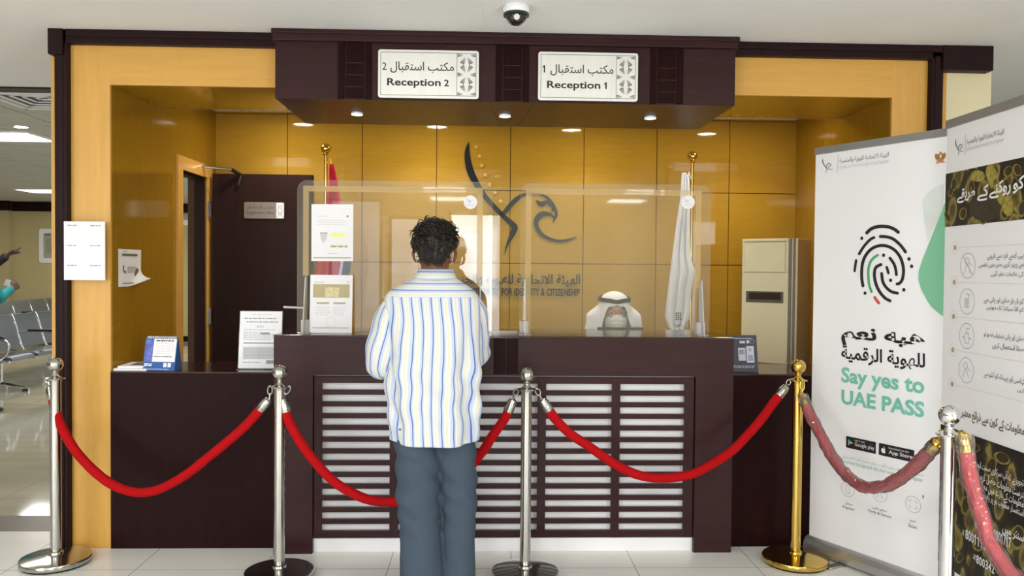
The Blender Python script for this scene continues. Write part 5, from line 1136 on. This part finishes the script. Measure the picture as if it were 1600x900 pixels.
def striped_man():
    O = Vector((-.21, 3.45, 0)); M4 = Matrix.Translation(O)
    root = thing('person', 'man in striped shirt and grey trousers, seen from behind at the counter', 'person', O)
    sk = skin_mat('brown_skin', (122, 76, 52))
    hc = Vector((-.006, .055, 1.531))
    SL, SR = Vector((-.168, .025, 1.292)), Vector((.150, .03, 1.285)); EL, ER = Vector((-.228, .02, 1.06)), Vector((.168, .125, 1.10)); WL, WR = Vector((-.13, .235, 1.07)), Vector((.10, .325, 1.085))
    b = MB()
    f = head(b, hc, -.16)
    b.tube([hc+Vector((0, -.025, -.05)), Vector((0, .03, 1.46)), Vector((0, .015, 1.40)), Vector((0, .01, 1.33))], [(.056,.054),(.056,.054),(.064,.056),(.10,.07)], 18, ref=(1, 0, 0))
    b.tube([(0, .0, .86), (0, .0, .98), (0, .0, 1.1), (0, .0, 1.22), (0, .01, 1.32), (0, .01, 1.38)], [(.14,.10),(.14,.095),(.14,.10),(.16,.105),(.155,.09),(.08,.06)], 20, ref=(1, 0, 0))
    for S, E, Wp, s in ((SL, EL, WL, 1), (SR, ER, WR, -1)):
        limb(b, [S, (S+E)/2, E], [.05, .047, .04]); limb(b, [E, (E+Wp)/2, Wp], [.042, .037, .026])
        d = (Wp-E).normalized(); n = Vector((0, .35, -1)); n = (n-d*n.dot(d)).normalized(); th = d.cross(n)*(-s if True else s); 
        th = (Vector((s, 0, .3))-d*d.dot(Vector((s, 0, .3)))); th = (th-n*th.dot(n)).normalized(); hand(b, Wp, d, n, th, .42, .95)
    LEGS = [(Vector((-.075, 0, .88)), Vector((-.068, .01, .48)), Vector((-.045, -.01, .09))), (Vector((.085, .02, .88)), Vector((.106, .05, .48)), Vector((.104, .05, .09)))]
    for h, k_, a_ in LEGS: limb(b, [h, (h+k_)/2, k_, (k_+a_)/2+Vector((0, -.02, .04)), a_], [.075, .07, .052, .048, .036])
    b.tube([(-.07, .0, .86), (.07, .0, .86)], .085, 14)
    for a_ in (Vector((-.045, .0, .05)), Vector((.104, .06, .05))): b.tube([a_+Vector((0, -.05, 0)), a_+Vector((0, .12, -.02))], [.034, .03], 12)
    fuse(b, 'body', sk, root, .0045, M4)
    # trousers
    b = MB()
    b.tube([(.0, .0, .93), (.0, .0, .86), (.002, .0, .80), (.004, .0, .74)], [(.145,.10),(.158,.105),(.164,.11),(.168,.112)], 28, ref=(1, 0, 0))
    for (h, k_, a_), hw, kw, aw in ((LEGS[0], .100, .0905, .094), (LEGS[1], .088, .077, .080)):
        b.tube(catmull([h+Vector((-.005 if h.x < 0 else .0, 0, -.08)), (h+k_)/2+Vector((0, 0, -.02)), k_, (k_+a_)/2, a_+Vector((0, 0, -.045))], 4), [(x, x*1.05) for x in [interp(i/16, [(0, (hw,)), (.3, (hw*.95,)), (.5, (kw,)), (.75, (kw*.97,)), (1, (aw,))])[0] for i in range(17)]], 24, ref=(1, 0, 0))
    def wr(v):
        z = v.z; a = .0055*math.sin(z*62+v.x*30+2.5*noise.noise(v*5))*smoothstep(.35, .05, abs(z-.55))+.007*noise.noise(Vector((v.x*9, v.y*9, z*5)))+.005*math.sin((z+v.x*1.4)*80)*smoothstep(.16, .0, z)
        d = Vector((v.x-(-.06 if v.x < .025 else .1), v.y, 0)); d = d.normalized() if d.length > 1e-4 else Vector((0, -1, 0)); return v+d*a
    m = mat('slate_trouser_cloth', (68, 81, 95), .85, var=.08, scale=220, bump=.05, spec=.2)
    fuse(b, 'trousers', m, root, .007, M4, 6, wr)
    shoes(root, [(-.045, -.01, .08), (.104, .05, -.1)], M4, M['shoe'])
    # shirt body
    LV = [(.722, .000, .010, .180, .128), (.77, .000, .008, .186, .134), (.84, .000, .006, .192, .138), (.92, -.002, .004, .196, .138), (1.0, -.002, .0, .196, .136), (1.08, -.002, .0, .194, .134), (1.16, -.002, .0, .194, .130), (1.24, -.003, .004, .198, .124), (1.30, -.008, .01, .205, .112), (1.335, -.012, .013, .204, .100), (1.362, -.012, .016, .184, .090), (1.388, -.007, .02, .146, .080), (1.410, .0, .026, .104, .072), (1.428, .0, .032, .080, .066), (1.44, .0, .036, .068, .062)]
    T = [(i/(len(LV)-1), l) for i, l in enumerate(LV)]; NJ, NI = 110, 150; V, A = [], []; acc = 0; prev = None
    for j in range(NJ+1):
        z, cx, cy, hw, hd = interp(j/NJ, T); row, arow = [], []
        acc = acc if prev is None else acc+math.hypot(z-prev[0], (hw-prev[1])*.5); prev = (z, hw)
        for i in range(NI):
            th = 2*math.pi*i/NI-math.pi/2      # 0 = the back
            c_, s_ = math.cos(th), math.sin(th); e = 2/2.5
            x = hw*math.copysign(abs(c_)**e, c_); y = hd*math.copysign(abs(s_)**e, s_)
            ph = (i/NI if i/NI < .5 else i/NI-1)*2*math.pi; low = smoothstep(1.36, 1.2, z)
            al = x if abs(ph) < 1.2 else math.copysign(.19+(abs(ph)-1.2)*.16, ph)
            # cloth hangs in long soft folds below the shoulder blades, with a few cross creases at the waist
            w = 1.35*low*(.0065*math.sin(ph*7+1.2*math.sin(z*6))*smoothstep(1.3, .9, z)+.010*noise.noise(Vector((ph*1.7, z*3.2, 5)))+.0045*math.sin(z*46+ph*3.4+2*noise.noise(Vector((ph*2, z*3, 9))))*smoothstep(.25, .02, abs(z-.93)))
            w += .005*noise.noise(Vector((ph*3, z*7, 2)))*smoothstep(1.42, 1.3, z)
            r = math.hypot(x, y); k_ = (r+w)/max(r, 1e-4)
            zz = z-(.020*max(0, math.cos(ph))-.012)*smoothstep(.80, .70, z)
            row.append(Vector((cx+x*k_, cy+y*k_, zz)))
            arow.append((al+.006*noise.noise(Vector((ph*1.3, z*5, 3)))*low+.004*math.sin(z*9+ph*2)*low, acc))
        V.append(row); A.append(arow)
    shirt = grid_mesh('shirt', V, A, [M['stripe_body'], M['stripe_yoke']], lambda u, v, c: 1 if c.z > 1.338+.018*abs(c.x)*5*.2 else 0, root, M4)
    def sleeve(S, E, Wp, end, rs, seed):
        P = catmull([S+Vector((-S.x*.45, 0, .045)), S+Vector((0, 0, -.01)), (S+E)/2+Vector((0, -.012, 0)), E+(E-S).normalized()*.004, E+(Wp-E)*end*.55, E+(Wp-E)*end], 8); n = 48; V, A = [], []; up = Vector((0, -1, 0)); L = 0
        for j, p in enumerate(P):
            t = (P[min(j+1, len(P)-1)]-P[max(j-1, 0)]).normalized(); a = up-t*up.dot(t); a.normalize(); c = t.cross(a); up = a; v = j/(len(P)-1); row, ar_ = [], []
            if j: L += (p-P[j-1]).length
            r = interp(v, [(k/(len(rs)-1), (q,)) for k, q in enumerate(rs)])[0]
            for i in range(n):
                x = 2*math.pi*i/n; d = a*math.cos(x)+c*math.sin(x)
                w = .006*math.sin(v*26+1.5*math.sin(x+seed)+seed)*smoothstep(.3, .55, v)+.007*noise.noise(Vector((math.cos(x)*1.5, math.sin(x)*1.5, v*5+seed)))
                row.append(p+d*(r+w)); xa = x if x < math.pi else x-2*math.pi; ar_.append((xa*.058+.01*v*math.sin(x), L))
            V.append(row); A.append(ar_)
        sl = grid_mesh('sleeve', V, A, [M['stripe_sleeve']], lambda u, v, c: 0, shirt, M4)
        # rolled cuff
        p = P[-1]; t = (P[-1]-P[-3]).normalized(); b = MB(); R = []
        for q, dr in ((-.032, .0), (-.03, .007), (-.012, .009), (.008, .007), (.012, .0), (.006, -.008), (-.02, -.008)):
            row = []
            a = up-t*up.dot(t); a.normalize(); c = t.cross(a)
            for i in range(32): x = 2*math.pi*i/32; row.append(p+t*(q+.006*math.sin(x*3+seed))+(a*math.cos(x)+c*math.sin(x))*(rs[-1]+dr+.004*math.sin(x*4+seed)))
            R.append(row)
        b.rings(R, cap=False); A2 = None
        b.bm.transform(M4); o = b.build('cuff', mat('cuff_cloth', (226, 231, 242), .8, var=.10, scale=40, stretch=(1, 1, 1)), sl, smooth=True)
    sleeve(SL, EL, WL, .34, [.030, .066, .078, .076, .070, .064, .058], .4)
    sleeve(SR, ER, WR, .36, [.030, .064, .074, .072, .068, .062, .058], 2.1)
    # collar: stand and turned-down leaf
    b = MB(); V, A = [], []
    pr_ = [(1.410, .066, 0), (1.435, .063, .02), (1.455, .0645, .045), (1.461, .068, .052), (1.455, .0725, .06), (1.436, .080, .082), (1.416, .089, .104)]
    for z, r, q in pr_:
        row, ar_ = [], []
        for i in range(64):
            x = 2*math.pi*i/64; y = math.sin(x); row.append(Vector((r*1.06*math.cos(x), .030+(z-1.44)*.35+r*.95*y, z-.022*max(0, y)*(1 if q < .05 else 1.3)))); ar_.append((0, q*.9+.012))
        V.append(row); A.append(ar_)
    grid_mesh('collar', V, A, [M['stripe_yoke']], lambda u, v, c: 0, shirt, M4)
    # hair: thick, dark, slightly wavy
    hm = mat('black_brown_hair', (30, 22, 18), .45, var=.5, scale=40, stretch=(1, 1, .3), spec=.4)
    b = MB(); R = []; n = 40
    for z, w, fy, by in ((-.056,.040,-.055,-.090),(-.044,.056,-.045,-.103),(-.02,.067,-.038,-.114),(.005,.073,-.025,-.121),(.022,.087,.03,-.124),(.045,.090,.075,-.125),(.075,.086,.094,-.120),(.10,.073,.085,-.104),(.120,.050,.055,-.072),(.132,.018,.01,-.03)):
        my, hy = (fy+by)/2, (fy-by)/2; R.append([f(w*math.cos(a), my+hy*math.sin(a), z) for a in [2*math.pi*k/n for k in range(n)]])
    b.rings(R)
    def hw_(v):
        d = (v-hc).normalized(); p = v*38; return v+d*(.006*noise.noise(v*22)+.004*noise.noise(p)+.003*math.sin(v.x*130+5*noise.noise(v*16)))
    rn = random.Random(11)
    base_o = fuse(b, 'hair', hm, root, .004, Matrix.Identity(4), 3, hw_)
    bm_ = bmesh.new(); bm_.from_mesh(base_o.data); tri = [(fc.calc_center_median(), fc.normal.copy()) for fc in bm_.faces]; bm_.free()
    me0 = base_o.data; tb = MB(); tb.bm.from_mesh(me0)
    off = Vector(root.location)
    for _ in range(1500):
        p, nr = rn.choice(tri); p = p+off; 
        if (p.z < hc.z-.03 and nr.y > -.2) or (p.z < hc.z+.03 and nr.y > -.45 and abs(p.x-hc.x-O.x) > .055): continue
        fl = Vector((rn.uniform(-1.1, 1.1), -.3 if p.z > hc.z+.06 else 0, rn.uniform(-1.2, -.1) if p.z < hc.z+.07 else rn.uniform(-.6, .6))); fl = fl-nr*fl.dot(nr)
        if fl.length < .05: fl = nr.orthogonal()
        fl.normalize(); L = rn.uniform(.018, .038)*(1.0 if p.z < hc.z+.05 else 1.15); lift = rn.uniform(.05, .35) if p.z < hc.z+.06 else rn.uniform(.2, .75); sd = nr.cross(fl)*rn.uniform(-.5, .5)
        pts = [p-nr*.004, p+fl*L*.4+nr*L*lift*.55+sd*L*.15, p+fl*L*.8+nr*L*lift*.6+sd*L*.5, p+fl*L+nr*L*lift*.2+sd*L*.9]
        tb.tube(pts, [.0022, .0026, .0018, .0004], 4, cap=False)
    me1 = bpy.data.meshes.new('hair'); tb.bm.transform(Matrix.Identity(4)); 
    # tufts were laid out in the place, the cap relative to the person
    tb.bm.verts.ensure_lookup_table()
    n0 = len(me0.vertices)
    for i, v in enumerate(tb.bm.verts):
        if i >= n0: v.co -= off
    tb.bm.to_mesh(me1); tb.bm.free(); me1.materials.append(hm)
    for p in me1.polygons: p.use_smooth = True
    base_o.data = me1; base_o.matrix_basis = Matrix.Translation(off)
    # mask ear loops and mask
    b = MB()
    for s in (-1, 1):
        b.tube(catmull([f(s*.062, .075, -.03), f(s*.078, .03, .012), f(s*.082, -.016, .014), f(s*.0825, -.034, -.012), f(s*.076, -.020, -.045), f(s*.068, .03, -.062), f(s*.060, .07, -.07)], 5), .0011, 6)
    b.bm.transform(M4); mk = None
    R = []
    for z, w, y in ((-.012, .046, .108), (-.03, .054, .118), (-.06, .056, .116), (-.09, .050, .112), (-.115, .033, .098)):
        R.append([f(w*x, y-.05*x*x, z) for x in [-1+2*k/12 for k in range(13)]])
    m2 = MB(); m2.rings(R, cap=False, closed=False); m2.bm.transform(M4); mk = m2.build('face_mask', M['paper'], root, smooth=True); sd = mk.modifiers.new('s', 'SOLIDIFY'); sd.thickness = .002
    b.build('ear_loop', M['paper'], mk, smooth=True)
    return root
striped_man()

def clerk():
    O = Vector((.80, 4.96, 0)); M4 = Matrix.Translation(O) @ Matrix.Rotation(math.pi, 4, 'Z')
    root = thing('person', 'clerk in white headcloth, mask and glasses seated behind the counter', 'person', O)
    sk = skin_mat('tan_skin', (222, 172, 142)); hc = Vector((0, .06, 1.205)); b = MB()
    f = head(b, hc, -.05)
    b.tube([hc+Vector((0, -.03, -.05)), (0, .02, 1.09), (0, .0, 1.03), (0, 0, .98)], [(.055,.055),(.056,.056),(.065,.06),(.10,.07)], 18, ref=(1, 0, 0))
    b.tube([(0, -.07, .56), (0, -.06, .64), (0, -.04, .76), (0, -.02, .88), (0, 0, .97), (0, 0, 1.02)], [(.16,.12),(.15,.11),(.15,.11),(.165,.11),(.16,.09),(.08,.06)], 20, ref=(1, 0, 0))
    ARM = []
    for s in (-1, 1):
        S, E, Wp = Vector((s*.17, 0, .975)), Vector((s*.23, .0, .77)), Vector((s*.12, .20, .80)); ARM.append((S, E, Wp))
        limb(b, [S, (S+E)/2, E], [.05, .045, .04]); limb(b, [E, (E+Wp)/2, Wp], [.04, .036, .026]); hand(b, Wp+Vector((0, 0, .0)), Vector((-s*.35, 1, -.30)), Vector((0, -.3, -1)), Vector((-s, -.35, 0)), .08, .95)
        h, k_, a_ = Vector((s*.09, -.06, .565)), Vector((s*.11, .30, .56)), Vector((s*.11, .28, .09)); limb(b, [h, (h+k_)/2, k_], [.085, .075, .055]); limb(b, [k_, (k_+a_)/2, a_], [.054, .05, .036]); b.tube([a_+Vector((0, -.05, -.035)), a_+Vector((0, .12, -.055))], [.034, .028], 12)
    fuse(b, 'body', sk, root, .0045, M4)
    # eyes, brows
    ew = mat('eye_white', (236, 232, 226), .25); ei = mat('dark_iris', (40, 26, 20), .2)
    for s in (-1, 1):
        b = MB(); b.ball(f(s*.031, .0775, .008), .0125, 16); b.mi = 1; b.ball(f(s*.031, .0870, .006), .0066, 12, (1, .6, 1)); place(b, 'eye', [ew, ei], root, M4)
        b = MB(); b.tube([f(s*.014, .093, .026), f(s*.03, .097, .032), f(s*.048, .084, .028)], [.0022, .0034, .0014], 8); place(b, 'eyebrow', mat('dark_brow_hair', (38, 28, 24), .6), root, M4)
        b = MB(); b.tube(catmull([f(s*.017, .0855, .007), f(s*.030, .0915, .0155), f(s*.045, .083, .008)], 4), .0026, 8); place(b, 'eyelid', sk, root, M4)
    # kandura: long white robe with sleeves
    kd = mat('white_robe_cloth', (242, 242, 247), .75, var=.02, scale=20, bump=.05, spec=.2); b = MB()
    b.tube([(0, -.07, .50), (0, -.065, .60), (0, -.045, .76), (0, -.02, .88), (0, .0, .965), (0, .005, 1.0), (0, .008, 1.03), (0, .012, 1.055)], [(.20,.17),(.185,.15),(.18,.14),(.195,.135),(.195,.115),(.15,.09),(.10,.075),(.066,.062)], 28, ref=(1, 0, 0))
    for (S, E, Wp), s in zip(ARM, (-1, 1)):
        limb(b, [S+Vector((-s*.05, 0, .005)), (S+E)/2, E], [.075, .07, .066]); limb(b, [E, (E+Wp)/2, Wp-(Wp-E)*.12], [.066, .058, .05])
        h, k_ = Vector((s*.09, -.06, .575)), Vector((s*.12, .31, .575)); limb(b, [h, (h+k_)/2, k_, k_+Vector((0, .0, -.2)), k_+Vector((0, -.01, -.42))], [.108, .098, .082, .085, .09])
    fuse(b, 'robe', kd, root, .007, M4, 5, lambda v: v+Vector((noise.noise(v*11), noise.noise(v*11+Vector((7, 1, 2))), 0))*.006)
    # headcloth
    V = []; NI, NJ = 96, 44
    for j in range(NJ+1):
        row = []; t = j/NJ
        for i in range(NI):
            ph = 2*math.pi*i/NI-math.pi; ap = abs(ph)         # 0 = back, pi = face
            op = smoothstep(math.radians(158), math.radians(112), ap)   # 1 = hangs down, 0 = ends on the forehead
            ze = -.235*op**1.6+(.042+.010*math.exp(-((math.pi-ap)/.16)**2))*(1-op**1.6)
            z = .1262+(ze-.1262)*(t**1.7)
            if z > .06: q = math.sqrt(max(1e-4, 1-((z-.05)/.0763)**2)) if z > .05 else 1; r = .094*min(1, q)
            else: r = .094+.046*smoothstep(.06, -.03, z)+.040*smoothstep(-.05, -.22, z)
            side = abs(math.sin(ph)); r += .034*smoothstep(.055, -.03, z)*smoothstep(math.radians(45), math.radians(80), ap); r -= (r-(.103+.035*smoothstep(.0, -.14, z)))*smoothstep(math.radians(92), math.radians(122), ap)*.9*smoothstep(.062, .03, z)
            r += .007*math.sin(ph*9+z*14)*smoothstep(.03, -.12, z)+.016*noise.noise(Vector((math.sin(ph)*2, math.cos(ph)*2, z*12)))*smoothstep(.06, -.03, z)
            x = r*math.sin(ph)*.97; y = -r*math.cos(ph)*1.10+(-.004)
            row.append(f(x, y+.004, z+.003))
        V.append(row)
    A = [[(0, 0)]*NI for _ in range(NJ+1)]
    grid_mesh('headcloth', V, A, [mat('white_headcloth', (243, 243, 249), .75, var=.02, scale=30, spec=.2)], lambda u, v, c: 0, root, M4, thick=.003)
    b = MB()
    for k, (dz, dr) in enumerate(((.070, -.004), (.080, -.006))):
        b.tube([f((.0985+dr)*math.cos(a), (.109+dr)*math.sin(a), dz+.008-.007*math.exp(-((a-math.pi/2)/.35)**2)-.004*math.sin(a)) for a in [2*math.pi*i/48 for i in range(49)]], .0080, 10)
    place(b, 'head_band', mat('black_band_cord', (14, 20, 22), .7, var=.2, scale=90, bump=.3), root, M4)
    # mask with pleats, loops
    R = []
    for z, w, y in ((-.010, .040, .119), (-.022, .058, .125), (-.038, .066, .126), (-.042, .067, .1225), (-.058, .068, .125), (-.062, .0685, .1215), (-.078, .066, .122), (-.082, .065, .1185), (-.098, .058, .117), (-.115, .048, .108), (-.126, .036, .09)):
        R.append([f(w*x, y-.052*abs(x)**2.2-(.010 if z < -.01 else .0)*0, z+.006*(1-x*x)*(1 if z > -.02 else 0)) for x in [-1+2*k/20 for k in range(21)]])
    m2 = MB(); m2.rings(R, cap=False, closed=False); m2.bm.transform(M4); mk = m2.build('face_mask', mat('white_mask_fabric', (240, 238, 232), .8, var=.02, scale=50, bump=.05), root, smooth=True); sd = mk.modifiers.new('s', 'SOLIDIFY'); sd.thickness = .002
    b = MB()
    for s in (-1, 1): b.tube(catmull([f(s*.064, .080, -.03), f(s*.078, .03, .006), f(s*.083, -.014, .01), f(s*.08, -.012, -.03), f(s*.070, .03, -.07), f(s*.056, .07, -.095)], 5), .0014, 6)
    b.bm.transform(M4); b.build('ear_loop', M['paper'], mk, smooth=True)
    # glasses
    gl = MB()
    for s in (-1, 1):
        gl.tube([f(s*.034+.026*math.copysign(abs(math.cos(a))**.6, math.cos(a)), .112-.10*(.034*s+.026*math.cos(a))**2*4, .004+.019*math.copysign(abs(math.sin(a))**.6, math.sin(a))) for a in [2*math.pi*i/28 for i in range(29)]], .0011, 6)
        gl.tube([f(s*.060, .1, .012), f(s*.076, .06, .012), f(s*.084, -.01, .01)], .0012, 6)
    gl.tube([f(-.009, .112, .008), f(0, .116, .011), f(.009, .112, .008)], .0013, 6); gl.bm.transform(M4); go = gl.build('glasses', mat('thin_dark_rims', (70, 66, 64), .3, .5), root, smooth=True)
    for s in (-1, 1):
        b = MB(); c_ = [f(s*.034+.025*math.copysign(abs(math.cos(a))**.6, math.cos(a)), .112-.10*(.034*s+.025*math.cos(a))**2*4, .004+.018*math.copysign(abs(math.sin(a))**.6, math.sin(a))) for a in [2*math.pi*i/28 for i in range(28)]]
        b.face([b.bm.verts.new(p) for p in c_]); b.bm.transform(M4); b.build('lens', M['glass'], go)
    return root
clerk()

def standing(label, O, rot, shirt_m, trouser_m, skin_rgb, armsL, armsR, long_hair=False, point=None, holdcard=False):
    """a standing figure, facing local +Y; arms = (shoulder, elbow, wrist) in local metres"""
    M4 = Matrix.Translation(O) @ Matrix.Rotation(rot, 4, 'Z'); root = thing('person', label, 'person', O); sk = skin_mat('skin', skin_rgb); hc = Vector((0, .03, 1.565)); b = MB(); f = head(b, hc)
    b.tube([hc+Vector((0, -.03, -.05)), (0, .0, 1.47), (0, -.01, 1.36)], [(.052,.052),(.054,.054),(.10,.07)], 16, ref=(1, 0, 0))
    b.tube([(0, 0, .86), (0, 0, 1.0), (0, 0, 1.15), (0, 0, 1.30), (0, 0, 1.40)], [(.15,.10),(.135,.09),(.15,.10),(.165,.10),(.09,.06)], 20, ref=(1, 0, 0))
    for (S, E, Wp), s in ((armsL, -1), (armsR, 1)):
        S, E, Wp = Vector(S), Vector(E), Vector(Wp); limb(b, [S, (S+E)/2, E], [.05, .045, .038]); limb(b, [E, (E+Wp)/2, Wp], [.038, .034, .025]); d = (Wp-E).normalized()
        n = Vector((-s, 0, -.3)); n = (n-d*n.dot(d)).normalized(); th = n.cross(d)*s; th = th if th.z+th.y > 0 else -th
        if point == s: n = Vector((0, 0, -1)); n = (n-d*n.dot(d)).normalized(); th = n.cross(d); th = th if th.y > 0 else -th; hand(b, Wp, d, n, th, curls=(.05, .75, .9, .95))
        else: hand(b, Wp, d, n, th, .5)
    for s in (-1, 1):
        limb(b, [Vector((s*.085, 0, .88)), Vector((s*.095, .01, .48)), Vector((s*.10, 0, .09))], [.08, .055, .04]); b.tube([(s*.10, -.05, .05), (s*.10, .12, .03)], [.034, .028], 10)
    fuse(b, 'body', sk, root, .006, M4, 3)
    b = MB(); b.tube([(0, 0, .96), (0, 0, .86), (0, 0, .80)], [(.16,.115),(.175,.125),(.17,.12)], 20, ref=(1, 0, 0))
    for s in (-1, 1): limb(b, [Vector((s*.085, 0, .82)), Vector((s*.095, .01, .46)), Vector((s*.10, 0, .06))], [.098, .078, .075])
    fuse(b, 'trousers', trouser_m, root, .009, M4, 4, lambda v: v+Vector((noise.noise(v*9), noise.noise(v*9+Vector((3, 3, 3))), 0))*.006); shoes(root, [(-.10, 0, .1), (.10, 0, -.1)], M4, M['shoe'])
    b = MB(); b.tube([(0, 0, .76), (0, 0, .86), (0, 0, 1.0), (0, 0, 1.15), (0, 0, 1.30), (0, 0, 1.37), (0, 0, 1.42), (0, 0, 1.455)], [(.185,.135),(.18,.13),(.165,.12),(.175,.125),(.195,.12),(.175,.10),(.11,.08),(.068,.066)], 24, ref=(1, 0, 0))
    for S, E, Wp in (armsL, armsR): S, E, Wp = Vector(S), Vector(E), Vector(Wp); limb(b, [S*.75+Vector((0, 0, S.z*.25)), S, (S+E)/2, E], [.07, .068, .062, .056]); limb(b, [E, (E+Wp)/2, Wp-(Wp-E)*.10], [.056, .048, .04])
    fuse(b, 'top', shirt_m, root, .008, M4, 4, lambda v: v+Vector((noise.noise(v*10), noise.noise(v*10+Vector((3, 3, 3))), noise.noise(v*10+Vector((1, 8, 3)))))*.008)
    b = MB(); R = []
    for z, w, fy, by in ((-.055,.05,-.05,-.09),(-.02,.074,-.01,-.106),(.02,.081,.03,-.112),(.06,.08,.085,-.11),(.095,.063,.07,-.086),(.120,.03,.02,-.04)): my, hy = (fy+by)/2, (fy-by)/2; R.append([f(w*math.cos(a), my+hy*math.sin(a), z) for a in [2*math.pi*k/24 for k in range(24)]])
    b.rings(R); fuse(b, 'hair', mat('dark_hair', (28, 22, 20), .5, var=.3, scale=60), root, .006, M4, 3, lambda v: v+Vector((1, 1, 1))*.004*noise.noise(v*50))
    for s in (-1, 1):
        b = MB(); b.ball(f(s*.031, .0795, .008), .0125, 12); b.mi = 1; b.ball(f(s*.031, .0888, .008), .0055, 10, (1, .6, 1)); place(b, 'eye', [mat('eye_white_far', (236, 232, 226), .3), mat('dark_iris_far', (40, 26, 20), .3)], root, M4)
    return root, M4
# teal top: the right edge of the figure shows at the photo's left border; a white card in the raised hand
T0 = at(0, 440, Y=8.1); OT = Vector((T0.x-.235, 8.1, 0))
standing('person in a teal top holding a white card, at the edge of the waiting hall', OT, math.radians(-20), mat('teal_cloth', (26, 140, 142), .8, var=.05, scale=20), mat('dark_trousers', (38, 40, 44), .8), (88, 58, 44),
         ((-.19, 0, 1.36), (-.26, -.03, 1.10), (-.20, .12, .92)), ((.19, 0, 1.36), (.255, .02, 1.12), (.185, .25, 1.23)))
pc_ = at(15, 446, Y=8.1+.30); tcd = thing('card', 'small white card held up by the person in teal', 'card', pc_)
b = MB(); b.obox(at(15, 443, Y=8.36), (.040, .012, -.016), (0, .002, 0), (.014, 0, .030)); b.build('sheet', M['paper'], tcd)
# black top, pointing to the right across the hall
wr_ = at(13, 398, Y=8.9); OB = Vector((wr_.x-.62, 8.9, 0))
lw = (wr_.x-OB.x, 0.0, wr_.z)
standing('person in black pointing across the hall with an outstretched arm', OB, 0, mat('black_cloth', (24, 24, 28), .8, var=.05, scale=20), mat('black_trousers', (30, 30, 34), .8), (74, 52, 42),
         ((-.19, 0, 1.36), (-.25, -.02, 1.10), (-.24, .06, .86)), ((.19, 0, 1.37), (.40, .0, 1.42), lw), point=1)
